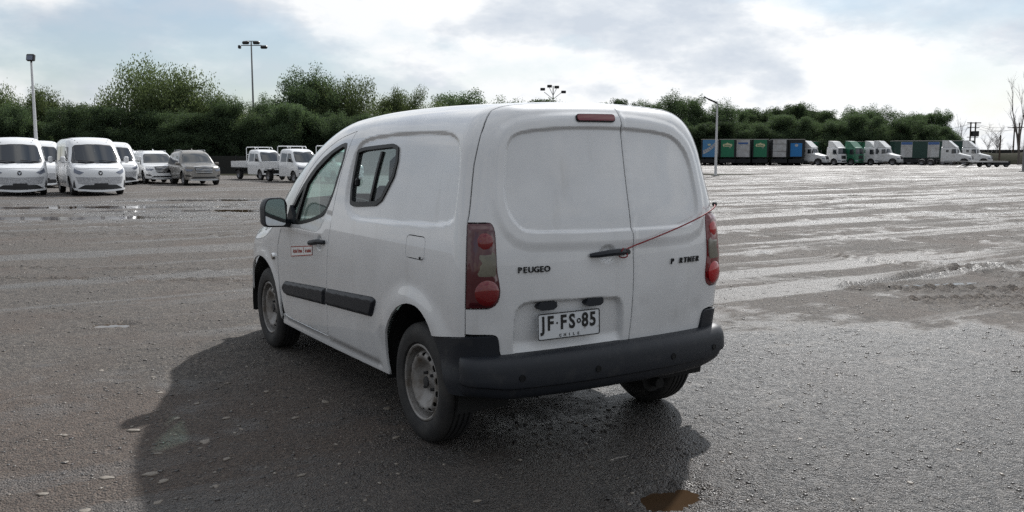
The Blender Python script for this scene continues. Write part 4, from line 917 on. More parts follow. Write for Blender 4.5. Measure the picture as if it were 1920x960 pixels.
# ---------------------------------------------------------------- other vehicles, all on the same kind of smooth hull
mat('car_white', (.78, .79, .80), .22, coat=.5); mat('car_grey', (.20, .185, .165), .30, .3, coat=.6); mat('car_silver', (.36, .37, .38), .3, .4, coat=.5)
mat('truck_green', (.012, .13, .065), .35, coat=.3); mat('cab_white', (.72, .73, .74), .35, coat=.2, noise=(3, (.55, .54, .52), .3, .6))
mat('dark_glass', (.012, .016, .020), .04, coat=.4, spec=.8); mat('grille_black', (.012, .012, .013), .45); mat('headlamp', (.16, .18, .23), .08, .3, coat=1.)
mat('chassis', (.014, .015, .017), .75); mat('alloy', (.20, .20, .21), .35, .6); mat('tank_metal', (.35, .36, .37), .35, .8)
mat('mesh_grille', (.62, .63, .65), .35, noise=(60, (.22, .22, .23), .46, .54))
def simple_wheel(parent, loc, side, R, w, rimf=.62, dual=False):
    wh = empty('wheel', loc); wh.parent = parent; hw = w / 2; r = R * rimf
    MB().lathe([(r, .6 * hw), (r + .01, .92 * hw), (R * .9, hw), (R * .985, .80 * hw), (R, .55 * hw), (R, -.55 * hw), (R * .985, -.8 * hw), (R * .9, -hw), (r, -.9 * hw)], 28).build('tyre', 'rubber', wh)
    b = MB().lathe([(0, .62 * hw), (r * .22, .66 * hw), (r * .30, .40 * hw), (r * .72, .46 * hw), (r * .86, .74 * hw), (r * 1.0, .82 * hw), (r * 1.02, .5 * hw), (r, -.8 * hw), (r * .3, -.8 * hw), (0, -.8 * hw)], 24)
    if side < 0: b.v = [(-x, y, z) for x, y, z in b.v]; b.f = [f[::-1] for f in b.f]
    b.build('rim', 'alloy', wh)
    return wh
def hull_car(name, H, paint, y0, y1, zb, axles, R, w, ar, track, windows, glass, front, extras=None, rim=.62, shell_h=.10, arch_z=None):
    """body (two sides and roof, front, rear), glass, lamps, grille and wheels.  axles: y of the axles; ar: arch radius"""
    S, Fm, Rm = H.mapping('side'), H.mapping('front'), H.mapping('rear'); root = empty(name)
    sc = lambda y: float(H.core(np.array([y]))[0]) + H.rho * math.pi / 2 + H.hc
    ys = np.linspace(y0, y1, 40); bottom = [(y1, zb)]
    for a in sorted(axles, reverse=True):
        az = R
        bottom += [(a + ar * math.cos(t), max(zb, az + ar * math.sin(t))) for t in np.linspace(-.12, math.pi + .12, 16)]
    bottom = [q for q in bottom if y0 < q[0] <= y1] + [(y0, zb)]
    def edge(y, n=14): s0, s1 = zb, sc(y); return [(y, s0 + (s1 - s0) * i / n) for i in range(n + 1)]
    poly = edge(y0) + [(y, sc(y)) for y in ys[1:-1]] + list(reversed(edge(y1))) + bottom[1:-1]
    link('body', panel_mesh('body', S, poly, h=shell_h, thick=.03, mirror='x', refine=[]), paint, root)
    for (nm, fn, sg, yy, core) in (('front_panel', Fm, 1, y1, H.front_core), ('rear_panel', Rm, -1, y0, H.rear_core)):
        e = [q for q in H.end_uv(S(np.array(edge(yy, 22))), sg, *core)]; e = [(float(a), float(b)) for a, b in e]
        pl = e + [(-a, b) for a, b in reversed(e[:-1])]
        link(nm, panel_mesh(nm, fn, pl, h=shell_h, thick=.01), paint, root)
    def so(pts): return [tuple(q) for q in H.side_uv(np.array(pts, float))]
    if glass: link('windscreen', panel_mesh('windscreen', S, [(y, sc(y)) for y in np.linspace(glass[0], glass[1], 6)] + so(glass[2]), h=.10, off=.006, thick=.01, mirror='x'), 'dark_glass', root)
    for q in windows:
        q = rounded(q, .05, 3)
        link('side_window', panel_mesh('side_window', S, q, h=.12, off=.006, thick=.01), 'dark_glass', root); link('side_window', panel_mesh('side_window', S, q, h=.12, off=.006, thick=.01, mirror='only'), 'dark_glass', root)
    for (nm, m, q, o_, mir) in front:
        q = rounded(q, .02, 3); link(nm, panel_mesh(nm, Fm, q, h=.06, off=o_, thick=.015), m, root)
        if mir: link(nm, panel_mesh(nm, Fm, [(-a, b) for a, b in q], h=.06, off=o_, thick=.015), m, root)
    for a in axles:
        for sg in (-1, 1):
            simple_wheel(root, (sg * (track - w / 2), a, R), sg, R, w, rim)
            r = ar * 1.02; aa = np.linspace(-.25, math.pi + .25, 16); vs = []
            for t in aa:
                for xx in (track - .015, track - w - .12): vs.append((sg * xx, a + r * math.cos(t), R + r * math.sin(t)))
            MB().add(vs, [(2 * i, 2 * i + 1, 2 * i + 3, 2 * i + 2) for i in range(15)] + [tuple(2 * i + 1 for i in range(16))]).build('wheel_well', 'underbody', root)
    L_ = (y0 + y1) / 2
    MB().box((0, L_, zb + .06), (track * 1.3, (y1 - y0) * .96, .10)).build('underbody', 'underbody', root)
    return root
def mirrors(root, x, y, z, d, m):
    for sg in (-1, 1):
        q = MB().box((sg * x, y, z), d, bev=min(d) * .35).tube([(sg * (x - d[0] * .3), y, z - d[2] * .3), (sg * (x - d[0] * .5 - .14), y + .05, z - d[2] * .35)], .03, 6).build('side_mirror', m, root)
# --- high-roofed passenger van
VH = Hull(W=([.0, .25, .5, .9, 1.2, 1.6, 2.0, 2.4], [.88, .92, .965, .985, .97, .935, .885, .83]), plan=([-2.7, -2.2, 0, 1.8, 2.3, 2.7], [.95, .985, 1, 1, .97, .90]),
          roof=([-2.8, -2.2, -1, .5, 1.0, 1.5, 2.2], [2.16, 2.22, 2.24, 2.23, 2.19, 2.10, 1.9]), rear=([.2, .6, 1.2, 1.8, 2.3], [-2.56, -2.60, -2.58, -2.52, -2.42]), ws=(2.05, 1.20, 1.12, 2.02), hood=(1.9, 1.24, 2.55, 1.02), nose=(2.66, .6, .12),
          core=([-3, .8, 1.4, 1.9, 2.8], [1.7, 1.7, 1.4, .95, .8]), nose_sweep=.26, ws_sweep=.20, crown=.05, rear_crown=.06, k_rear=(.16, .2), k_side=.24, halfcore=.45, zk=(1.4, 2.2), k_nose=.22)
VH.rear_core = (-1.9, .6, (.4, 1.7)); VH.front_core = (1.95, .55, (.35, .85))
def make_minibus():
    so3 = [(-.40, 1.99, 1.24), (-.68, 1.86, 1.25), (-.82, 1.74, 1.27), (-.80, 1.66, 1.32), (-.74, 1.34, 1.66), (-.70, 1.18, 1.82), (-.62, 1.14, 1.89), (-.4, 1.20, 1.92)]
    win = [[(1.50, 1.30), (.78, 1.30), (.78, 1.86), (1.02, 1.88)], [(.70, 1.30), (-.50, 1.30), (-.50, 1.88), (.70, 1.88)], [(-.58, 1.30), (-1.55, 1.30), (-1.50, 1.88), (-.58, 1.88)], [(-1.63, 1.32), (-2.25, 1.34), (-2.15, 1.86), (-1.60, 1.88)]]
    fr = [('headlight', 'headlamp', [(.56, .88), (.86, 1.0), (.97, 1.09), (.95, .88), (.70, .80)], .012, True),
          ('grille_band', 'mesh_grille', [(-.86, .72), (-.5, .70), (0, .69), (.5, .70), (.86, .72), (.74, .46), (.45, .42), (-.45, .42), (-.74, .46)], .006, False),
          ('air_intake', 'grille_black', [(-.78, .27), (.78, .27), (.55, .41), (-.55, .41)], .012, False),
          ('side_vent', 'grille_black', [(.93, .60), (1.02, .30), (.86, .30)], .012, True),
          ('number_plate_holder', 'grille_black', [(-.24, .33), (.24, .33), (.24, .47), (-.24, .47)], .022, False),
          ('bonnet_seam', 'dark_gap', [(-.88, 1.04), (0, 1.015), (.88, 1.04), (.88, 1.047), (0, 1.022), (-.88, 1.047)], .004, False),
          ('bumper_lip', 'car_white', [(-.93, .215), (.93, .215), (.93, .262), (-.93, .262)], .03, False)]
    r = hull_car('passenger_van', VH, 'car_white', -2.40, 2.22, .24, (1.62, -1.55), .345, .22, .42, .93, win, (1.23, 2.0, so3), fr)
    c = [(.075 * math.cos(t), .845 + .075 * math.sin(t)) for t in np.linspace(0, 2 * math.pi, 17)[:-1]]
    q = link('emblem', panel_mesh('emblem', VH.mapping('front'), c, h=.04, off=.010, thick=.01), 'grille_black', r)
    link('emblem_mark', panel_mesh('emblem_mark', VH.mapping('front'), [(-.042, .872), (0, .795), (.042, .872), (.012, .872), (0, .85), (-.012, .872)], h=.04, off=.016, thick=.004), 'chrome', q)
    S = VH.mapping('side'); sc = lambda y: float(VH.core(np.array([y]))[0]) + VH.rho * math.pi / 2 + VH.hc
    sur = [tuple(q) for q in VH.side_uv(np.array([(-.40, 2.02, 1.22), (-.70, 1.90, 1.22), (-.87, 1.77, 1.24), (-.86, 1.66, 1.30), (-.79, 1.33, 1.68), (-.74, 1.15, 1.85), (-.64, 1.10, 1.93), (-.4, 1.16, 1.95)]))]
    link('windscreen_trim', panel_mesh('windscreen_trim', S, [(y, sc(y)) for y in np.linspace(1.19, 2.04, 6)] + sur, h=.10, off=.003, thick=.006, mirror='x'), 'grille_black', r)
    for y in (.74, -.54, -1.60):
        for mm in (None, 'only'): link('door_seam', panel_mesh('door_seam', S, [(y - .008, .34), (y + .008, .34), (y + .008, 1.95), (y - .008, 1.95)], h=.2, off=.002, thick=.002, mirror=mm), 'dark_gap', r)
    for mm in (None, 'only'):
        link('door_handle', panel_mesh('door_handle', S, [(.66, 1.10), (.48, 1.10), (.48, 1.14), (.66, 1.14)], h=.1, off=.02, thick=.02, mirror=mm), 'chrome', r)
        link('roof_groove', panel_mesh('roof_groove', S, [(-2.2, 2.30), (1.02, 2.30), (1.02, 2.33), (-2.2, 2.33)], h=.2, off=.002, thick=.002, mirror=mm), 'dark_gap', r)
    for x0, x1 in ((-.70, -.08), (.10, .66)): MB().tube([(x0, 1.99 - .2 * (x0 / .8) ** 2, 1.275), ((x0 + x1) / 2, 2.0 - .2 * ((x0 + x1) / 1.6) ** 2, 1.31), (x1, 1.97 - .2 * (x1 / .8) ** 2, 1.34)], .014, 5).build('wiper', 'grille_black', r)
    mirrors(r, 1.13, 1.56, 1.36, (.17, .12, .26), 'car_white'); return r
# --- estate car / SUV
SU = Hull(W=([.0, .25, .5, .8, 1.0, 1.3, 1.6, 1.9], [.84, .88, .915, .925, .91, .84, .74, .62]), plan=([-2.5, -2.0, 0, 1.5, 2.0, 2.5], [.92, .97, 1, 1, .97, .88]),
          roof=([-2.5, -1.8, -1, 0, .5, 1.2], [1.66, 1.74, 1.79, 1.79, 1.74, 1.56]), rear=([.2, .6, .95, 1.4, 1.8], [-2.22, -2.30, -2.27, -2.05, -1.85]), ws=(1.28, 1.06, .38, 1.70), hood=(1.1, 1.14, 2.2, .99), nose=(2.36, .55, .10),
          core=([-3, .2, .8, 1.3, 2.8], [1.2, 1.2, 1.0, .75, .62]), nose_sweep=.26, ws_sweep=.16, crown=.05, rear_crown=.08, k_rear=(.18, .18), k_side=.18, halfcore=.42, zk=(1.0, 1.6), k_nose=.24)
SU.rear_core = (-1.5, .5, (.4, 1.2)); SU.front_core = (1.6, .5, (.35, .62))
def make_suv(name, paint):
    so3 = [(-.35, 1.26, 1.07), (-.62, 1.16, 1.08), (-.74, 1.08, 1.09), (-.74, 1.02, 1.12), (-.68, .66, 1.38), (-.63, .42, 1.56), (-.55, .38, 1.60), (-.3, .44, 1.62)]
    win = [[(.98, 1.06), (-.08, 1.06), (-.08, 1.52), (.42, 1.50)], [(-.16, 1.06), (-1.05, 1.07), (-1.0, 1.52), (-.16, 1.53)], [(-1.13, 1.08), (-1.85, 1.14), (-1.65, 1.48), (-1.08, 1.51)]]
    fr = [('headlight', 'headlamp', [(.50, .76), (.84, .82), (.92, .90), (.86, .72), (.60, .70)], .012, True), ('grille', 'grille_black', [(-.46, .84), (.46, .84), (.40, .64), (.30, .60), (-.30, .60), (-.40, .64)], .010, False),
          ('grille_frame', 'chrome', [(-.50, .86), (.50, .86), (.485, .89), (-.485, .89)], .016, False), ('fog_lamp', 'grille_black', [(.58, .44), (.86, .46), (.90, .54), (.66, .52)], .010, True),
          ('air_intake', 'grille_black', [(-.62, .36), (.62, .36), (.52, .44), (-.52, .44)], .010, False), ('skid_plate', 'car_silver', [(-.72, .28), (.72, .28), (.62, .33), (-.62, .33)], .018, False)]
    for k in range(4): fr.append(('grille_bar', 'chrome', [(-.41, .645 + k * .05), (.41, .645 + k * .05), (.41, .657 + k * .05), (-.41, .657 + k * .05)], .018, False))
    r = hull_car(name, SU, paint, -2.05, 1.98, .30, (1.42, -1.32), .345, .22, .42, .885, win, (.46, 1.30, so3), fr)
    mirrors(r, 1.00, .86, 1.10, (.20, .11, .14), paint)
    for sg in (-1, 1): MB().tube([(sg * .60, .15, 1.73), (sg * .60, .05, 1.80), (sg * .59, -1.5, 1.80), (sg * .58, -1.6, 1.73)], .018, 6).build('roof_rail', 'car_silver', r)
    MB().prism([(-.25, 1.78), (-.02, 1.78), (-.22, 1.88)], -.02, .02, 'x').build('roof_fin', paint, r)
    return r
# --- light truck with crew cab and dropside bed
PK = Hull(W=([.0, .25, .5, .9, 1.1, 1.5, 1.9, 2.1], [.76, .79, .81, .82, .81, .75, .66, .58]), plan=([-.9, -.5, 1, 1.6, 2.4], [.98, 1, 1, .98, .90]),
          roof=([-1, -.4, .3, .8, 1.5], [1.88, 1.91, 1.91, 1.87, 1.7]), rear=([.2, 1., 1.5, 2.0], [-.62, -.62, -.60, -.55]), ws=(1.62, 1.10, .92, 1.80), hood=(1.5, 1.14, 2.1, .95), nose=(2.2, .55, .10),
          core=([-3, .4, 1.1, 1.6, 2.8], [1.4, 1.4, 1.1, .8, .65]), nose_sweep=.22, ws_sweep=.14, crown=.04, rear_crown=.02, k_rear=(.10, .12), k_side=.16, halfcore=.4, zk=(1.2, 1.8), k_nose=.2)
PK.rear_core = (-.1, .5, (.4, 1.4)); PK.front_core = (1.5, .45, (.35, .65))
def make_pickup():
    so3 = [(-.3, 1.60, 1.15), (-.6, 1.50, 1.16), (-.68, 1.44, 1.17), (-.67, 1.38, 1.22), (-.62, 1.08, 1.56), (-.58, .90, 1.74), (-.5, .87, 1.78), (-.3, .92, 1.79)]
    win = [[(1.30, 1.16), (.56, 1.16), (.56, 1.70), (.88, 1.68)], [(.46, 1.16), (-.28, 1.16), (-.28, 1.71), (.46, 1.71)]]
    fr = [('headlight', 'headlamp', [(.46, .80), (.74, .86), (.82, .96), (.78, .74), (.54, .72)], .012, True), ('grille', 'grille_black', [(-.40, .84), (.40, .84), (.36, .68), (-.36, .68)], .010, False), ('grille_bar', 'chrome', [(-.42, .77), (.42, .77), (.42, .79), (-.42, .79)], .018, False),
          ('air_intake', 'grille_black', [(-.40, .40), (.40, .40), (.44, .52), (-.44, .52)], .010, False), ('fog_lamp', 'grille_black', [(.56, .46), (.74, .47), (.74, .54), (.58, .54)], .010, True)]
    r = hull_car('light_truck', PK, 'car_white', -.56, 1.86, .34, (1.30,), .31, .18, .38, .79, win, (1.0, 1.62, so3), fr)
    mirrors(r, .93, 1.18, 1.26, (.15, .09, .22), 'grille_black')
    bed = MB(); bed.box((0, -1.95, .80), (1.66, 2.55, .06))
    for sg in (-1, 1): bed.box((sg * .82, -1.95, .99), (.035, 2.55, .36))
    for yy in (-3.21, -.69): bed.box((0, yy, .99), (1.66, .035, .36))
    q = bed.build('load_bed', 'car_white', r)
    for k in range(3):
        for sg in (-1, 1): MB().box((sg * .842, -3.0 + k * 1.05, .98), (.02, .05, .34)).build('bed_post', 'car_white', q)
    rk = MB(); rk.tube([(-.78, -.70, 1.15), (-.78, -.70, 2.0), (-.72, -.70, 2.06), (.72, -.70, 2.06), (.78, -.70, 2.0), (.78, -.70, 1.15)], .026, 8)
    for sg in (-1, 1): rk.tube([(sg * .60, -.70, 2.05), (sg * .58, .10, 2.05), (sg * .56, .25, 1.94)], .022, 8)
    rk.tube([(0, -.70, 1.15), (0, -.70, 2.06)], .02, 6); rk.tube([(-.78, -.70, 1.6), (.78, -.70, 1.6)], .02, 6); rk.build('headboard_rack', 'car_white', r)
    MB().box((0, -1.5, .58), (.75, 3.4, .16)).box((0, -3.05, .55), (1.3, .08, .16)).box((-.5, -1.2, .52), (.4, .6, .3)).build('chassis', 'chassis', r)
    for sg in (-1, 1):
        simple_wheel(r, (sg * .68, -2.15, .31), sg, .31, .26, .60); MB().box((sg * .70, -2.15, .70), (.34, .76, .03)).build('mudguard', 'chassis', r)
    return r
def put(o, r, d, psi, label, cat, group): o.location = yard(r, d, float(relief(np.array([float(r)]), np.array([float(d)]))[0]) * .5); o.rotation_euler = (0, 0, heading(psi)); return tag(o, label, cat, group)
def front_at(px, d, psi, L_):     # where the middle of a vehicle stands whose nose is at (px, d)
    a = math.radians(psi); r = (px - 960) / 1654.7 * d; return r - math.sin(a) * L_, d + math.cos(a) * L_
mb = make_minibus(); G = 'white passenger vans in a row'
for i, (px, d, psi, lab) in enumerate([(40, 33.6, 31, 'white passenger van at the left edge of the picture, nose to us'), (190, 33.9, 34, 'white passenger van in front of the row, showing windows along its side'),
                                       (84, 41.5, 32, 'white passenger van half hidden between the two front vans'), (228, 45.5, 33, 'white passenger van behind, next to the white cars')]):
    o = mb if i == 0 else copy_tree(mb); r, d2 = front_at(px, d, psi, 2.4); put(o, r, d2, psi, lab, 'van', G)
sg_ = make_suv('grey_car', 'car_grey'); r, d2 = front_at(384, 45.3, 33, 2.1); put(sg_, r, d2, 33, 'grey estate car at the end of the parked row', 'car', None)
sw_ = make_suv('white_car', 'car_white'); r, d2 = front_at(309, 47.8, 34, 2.1); put(sw_, r, d2, 34, 'white estate car half behind the grey estate car', 'car', 'white estate cars')
o = copy_tree(sw_); r, d2 = front_at(268, 51.0, 33, 2.1); put(o, r, d2, 33, 'white estate car behind another, mostly hidden by the passenger van', 'car', 'white estate cars')
pk = make_pickup(); GP = 'white light trucks in a row'
for i, (px, d, psi, lab) in enumerate([(520, 55.5, 39, 'white crew cab light truck with bed, leftmost of the light trucks'), (586, 50.0, 39, 'white crew cab light truck just left of the white panel van'), (662, 48.5, 39, 'white light truck hidden by the panel van except its rack')]):
    o = pk if i == 0 else copy_tree(pk); r, d2 = front_at(px, d, psi, 2.0); put(o, r, d2, psi, lab, 'truck', GP)

# --- articulated lorries far across the yard
mat('box_dark', (.016, .020, .022), .7, noise=(2, (.03, .032, .034), .35, .6)); mat('box_roof', (.42, .41, .38), .6); mat('box_green', (.012, .17, .085), .5); mat('box_blue', (.07, .22, .42), .5); mat('box_bright_blue', (.015, .19, .50), .5)
mat('box_white', (.50, .51, .52), .55, noise=(1.2, (.36, .35, .34), .35, .6)); mat('box_cream', (.62, .58, .36), .5); mat('box_label_blue', (.05, .12, .32), .5); mat('curtain_green', (.012, .045, .035), .6)
def trailer(name, end, side='box_dark', L_=12.5, h0=1.25, h1=4.05, w=2.5, roof='box_roof'):
    r = empty(name); MB().box((0, -L_ / 2 - .03, (h0 + h1) / 2), (w, L_, h1 - h0), bev=.03).build('box', side, r)
    MB().box((0, -L_ / 2, h1 + .05), (w + .04, L_ + .04, .09)).build('roof', roof, r)
    e = MB().box((0, .0, (h0 + h1) / 2 + .02), (w - .48, .06, h1 - h0 - .10)).build('end_panel', end, r)
    MB().box((0, -L_ / 2, h0 - .12), (1.0, L_ * .95, .20)).build('chassis', 'chassis', r)
    MB().box((0, -L_ * .5, .72), (w - .1, L_ * .98, .62)).build('side_skirt', 'chassis', r)
    for yy in (-L_ + 1.2, -L_ + 2.5):
        for sg in (-1, 1): simple_wheel(r, (sg * 1.0, yy, .5), sg, .5, .5, .58)
    for sg in (-1, 1): MB().box((sg * .7, -2.0, .62), (.14, .14, 1.24)).box((sg * .7, -2.0, .05), (.30, .30, .08)).build('landing_leg', 'chassis', r)
    return r, e
def face_poly(e, name, poly, m, y=.040, th=.012):
    b = MB().prism([(-x, z) for x, z in poly] if False else poly, y, y + th, 'y'); return b.build(name, m, e)
def face_text(e, body, size, x, z, rot, m, sx=1.):
    t = text_mesh(body, size, .004, .006, sx=sx); M = Matrix.Translation((x, .056, z)) @ Matrix.Rotation(math.pi, 4, 'Z') @ Matrix.Rotation(math.pi / 2, 4, 'X') @ Matrix.Rotation(rot, 4, 'Z'); t.transform(M); return link('lettering', t, m, e)
TR = []
t, e = trailer('box_trailer', 'box_blue'); arc = [(-1.05 + 2.1 * i / 10, 2.10 + 1.25 * (i / 10) ** 1.5) for i in range(11)]
face_poly(e, 'banner', [(-x * .9, z) for x, z in [(x, z + .30) for x, z in arc] + [(x, z - .30) for x, z in reversed(arc)]], 'box_white')
for k, ch in enumerate('CRISTAL'):
    i = .6 + 8.8 * k / 6 ; x = -1.05 + 2.1 * i / 10; z = 2.10 + 1.25 * (i / 10) ** 1.5; face_text(e, ch, .42, -x, z, math.atan2(1.25 * 1.5 * (i / 10) ** .5, 2.1), 'box_label_blue', .8)
face_poly(e, 'crown_mark', [(-.20, 3.12), (.20, 3.12), (.26, 3.42), (.10, 3.30), (0, 3.46), (-.10, 3.30), (-.26, 3.42)], 'box_cream')
TR.append((t, 1327, 'trailer with light blue end panel and white diagonal banner'))
for px, lab in ((1361, 'trailer with green end panel between the blue banner and grey-white ends'), (1422, 'trailer with green end panel right of the grey-white end with blue strip')):
    t, e = trailer('box_trailer', 'box_green'); face_poly(e, 'badge', [(-.62, 2.95), (.62, 2.95), (.74, 3.15), (.62, 3.38), (.25, 3.42), (0, 3.58), (-.25, 3.42), (-.62, 3.38), (-.74, 3.15)], 'box_cream')
    face_text(e, 'Becker', .36, 0, 3.16, 0, 'truck_green', 1.0); face_poly(e, 'small_print', [(-.55, 2.72), (-.25, 2.72), (-.25, 2.82), (-.55, 2.82)], 'box_white'); TR.append((t, px, lab))
t, e = trailer('box_trailer', 'box_white'); face_poly(e, 'blue_strip', [(-.75, 3.35), (.75, 3.35), (.75, 3.62), (-.75, 3.62)], 'box_label_blue'); TR.append((t, 1390, 'trailer with grey-white end panel and blue strip near its top'))
t, e = trailer('box_trailer', 'box_white', roof='box_white')
for z in (2.2, 3.35): face_poly(e, 'panel_joint', [(-1.18, z), (1.18, z), (1.18, z + .04), (-1.18, z + .04)], 'chassis', th=.006)
TR.append((t, 1458, 'trailer with plain dirty white end panel beside the bright blue end'))
t, e = trailer('box_trailer', 'box_dark'); face_poly(e, 'blue_sheet', [(-.80, 1.4), (.95, 1.4), (.95, 3.5), (-.80, 3.5)], 'box_bright_blue', y=.036); face_poly(e, 'round_mark', [(.05 + .26 * math.cos(a), 3.16 + .22 * math.sin(a)) for a in np.linspace(0, 6.283, 13)[:-1]], 'box_white', y=.050); TR.append((t, 1490, 'trailer with small bright blue sheet on its dark end'))
for t, px, lab in TR:
    d = 141.; o = t; o.location = yard((px - 960) / 1654.7 * d, d, 0); o.rotation_euler = (0, 0, heading(-14)); tag(o, lab, 'trailer', 'box trailers parked side by side')
# dark trailers behind the tractors
for (r, d, psi, L_, side, lab) in ((78.5, 152., 84, 13., 'curtain_green', 'long dark trailer right of the white tractors, two pale sheets on it'), (66., 160., 84, 12., 'box_green', 'green topped trailer behind the white and green tractors'), (80., 156., 84, 12., 'box_green', 'green trailer behind the two rightmost white tractors')):
    t, e = trailer('curtain_trailer', 'box_dark', side, L_, 1.1, 4.0); t.location = yard(r, d); t.rotation_euler = (0, 0, heading(psi)); tag(t, lab, 'trailer', 'trailers seen from the side')
    if d == 152.:
        for y in (-6.6, -11.0):
            q = MB().box((1.26 * 1, y, 2.55), (.03, 1.9, 2.6)).build('pale_sheet', 'box_white', t); MB().box((1.285, y, 3.62), (.02, 1.8, .42)).build('blue_strip', 'box_label_blue', q)
# tractors
CV = Hull(W=([.0, .6, 1.2, 2.0, 2.6, 3.0], [1.05, 1.12, 1.14, 1.12, 1.05, .96]), plan=([-3, -1, .6, .9, 2.4], [1, 1, 1, .95, .84]), roof=([-3, -1, .2, .8], [2.86, 2.90, 2.88, 2.75]), rear=([.2, 3.], [-1.9, -1.88]), ws=(.72, 1.92, .36, 2.7), hood=(.5, 1.98, 2.3, 1.52), nose=(2.55, 1., .06),
          core=([-3, .0, .5, 1.0, 3], [2.3, 2.3, 1.8, 1.2, 1.1]), nose_sweep=.30, ws_sweep=.12, crown=.04, rear_crown=.0, k_rear=(.08, .08), k_side=.20, halfcore=.6, zk=(1., 2.5), k_nose=.3, k_ws=.2)
CV.rear_core = (-1.2, .7, (.6, 2.4)); CV.front_core = (1.7, .6, (.5, 1.1))
CO = Hull(W=([.0, .6, 1.2, 2.0, 2.6, 3.0], [1.16, 1.20, 1.22, 1.21, 1.17, 1.10]), plan=([-3, -1, .8, 1.5], [1, 1, 1, .95]), roof=([-3, -1, .8, 1.2], [2.90, 2.94, 2.90, 2.8]), rear=([.2, 3.], [-1.0, -.98]), ws=(1.42, 1.75, 1.16, 2.85), hood=None, nose=(1.46, 1., .04),
          core=([-3, 3], [2.2, 2.2]), nose_sweep=.12, ws_sweep=.10, crown=.04, rear_crown=.0, k_rear=(.08, .08), k_side=.22, halfcore=.7, zk=(1., 2.5), k_nose=.16, k_ws=.2)
CO.rear_core = (-.4, .8, (.6, 2.4)); CO.front_core = (.6, .7, (.5, 2.2))
def tractor(kind, paint):
    R = .50
    if kind == 'bonnet':
        so3 = [(-.5, .66, 2.03), (-.85, .58, 2.04), (-.95, .52, 2.06), (-.93, .46, 2.20), (-.88, .34, 2.56), (-.8, .30, 2.64), (-.5, .34, 2.68)]
        fr = [('grille', 'grille_black', [(-.42, .95), (.42, .95), (.40, 1.42), (-.40, 1.42)], .012, False), ('headlight', 'headlamp', [(.58, .95), (.92, 1.0), (.94, 1.18), (.60, 1.14)], .012, True), ('bumper', 'car_silver', [(-1.05, .48), (1.05, .48), (1.05, .78), (-1.05, .78)], .03, False)]
        r = hull_car('tractor_unit', CV, paint, -1.80, 2.0, .62, (1.45,), R, .30, .62, 1.13, [[(.36, 1.90), (-.35, 1.86), (-.35, 2.52), (.24, 2.54)], [(-.75, 2.05), (-1.15, 2.05), (-1.15, 2.45), (-.75, 2.45)]], (.40, .70, so3), fr, shell_h=.16)
        f = MB().add([(-1.0, .25, 2.84), (1.0, .25, 2.84), (-.98, -1.75, 2.86), (.98, -1.75, 2.86), (-.92, -.9, 3.86), (.92, -.9, 3.86), (-.92, -1.75, 3.92), (.92, -1.75, 3.92)], [(0, 1, 5, 4), (4, 5, 7, 6), (0, 4, 6, 2), (1, 3, 7, 5), (2, 6, 7, 3)]).build('roof_fairing', paint, r)
        back = -1.8; mirrors(r, 1.34, .62, 2.15, (.16, .14, .50), 'grille_black')
    else:
        so3 = [(-.6, 1.36, 1.86), (-1.0, 1.30, 1.88), (-1.06, 1.22, 1.95), (-1.05, 1.12, 2.5), (-1.0, 1.10, 2.62), (-.6, 1.16, 2.66)]
        r_fr = [('grille', 'grille_black', [(-.55, 1.0), (.55, 1.0), (.55, 1.55), (-.55, 1.55)], .012, False), ('headlight', 'headlamp', [(.66, .62), (1.02, .64), (1.02, .84), (.66, .82)], .012, True), ('windscreen', 'dark_glass', [(-1.0, 1.80), (1.0, 1.80), (.96, 2.56), (-.96, 2.56)], .012, False), ('lower_grille', 'grille_black', [(-.5, .55), (.5, .55), (.5, .75), (-.5, .75)], .012, False)]
        r = hull_car('tractor_unit', CO, paint, -.92, 1.10, .45, (.45,), R, .30, .62, 1.19, [[(.95, 1.72), (.20, 1.72), (.20, 2.48), (.92, 2.48)]], None, r_fr, shell_h=.16)
        f = MB().add([(-1.02, .85, 2.86), (1.02, .85, 2.86), (-1.0, -.85, 2.90), (1.0, -.85, 2.90), (-.95, -.1, 3.80), (.95, -.1, 3.80), (-.95, -.85, 3.88), (.95, -.85, 3.88)], [(0, 1, 5, 4), (4, 5, 7, 6), (0, 4, 6, 2), (1, 3, 7, 5), (2, 6, 7, 3)]).build('roof_fairing', paint, r)
        back = -.9; mirrors(r, 1.38, 1.10, 2.25, (.16, .14, .52), paint)
    MB().box((0, back - 1.6, .88), (.9, 4.4, .26)).box((0, back - 1.9, 1.05), (.8, .9, .14)).build('chassis', 'chassis', r)
    MB().box((-1.0, back - .2 if kind != 'bonnet' else -.7, .62), (.35, 1.3, .5), bev=.12).box((1.0, back - .2 if kind != 'bonnet' else -.7, .62), (.35, 1.3, .5), bev=.12).build('fuel_tank', 'tank_metal', r)
    for yy in (back - 1.5, back - 2.8):
        for sg in (-1, 1): simple_wheel(r, (sg * .95, yy, R), sg, R, .55, .58)
    return r
P1, P2, P3 = tractor('bonnet', 'cab_white'), tractor('cabover', 'cab_white'), tractor('cabover', 'truck_green')
GT = 'tractor units in a row across the yard'
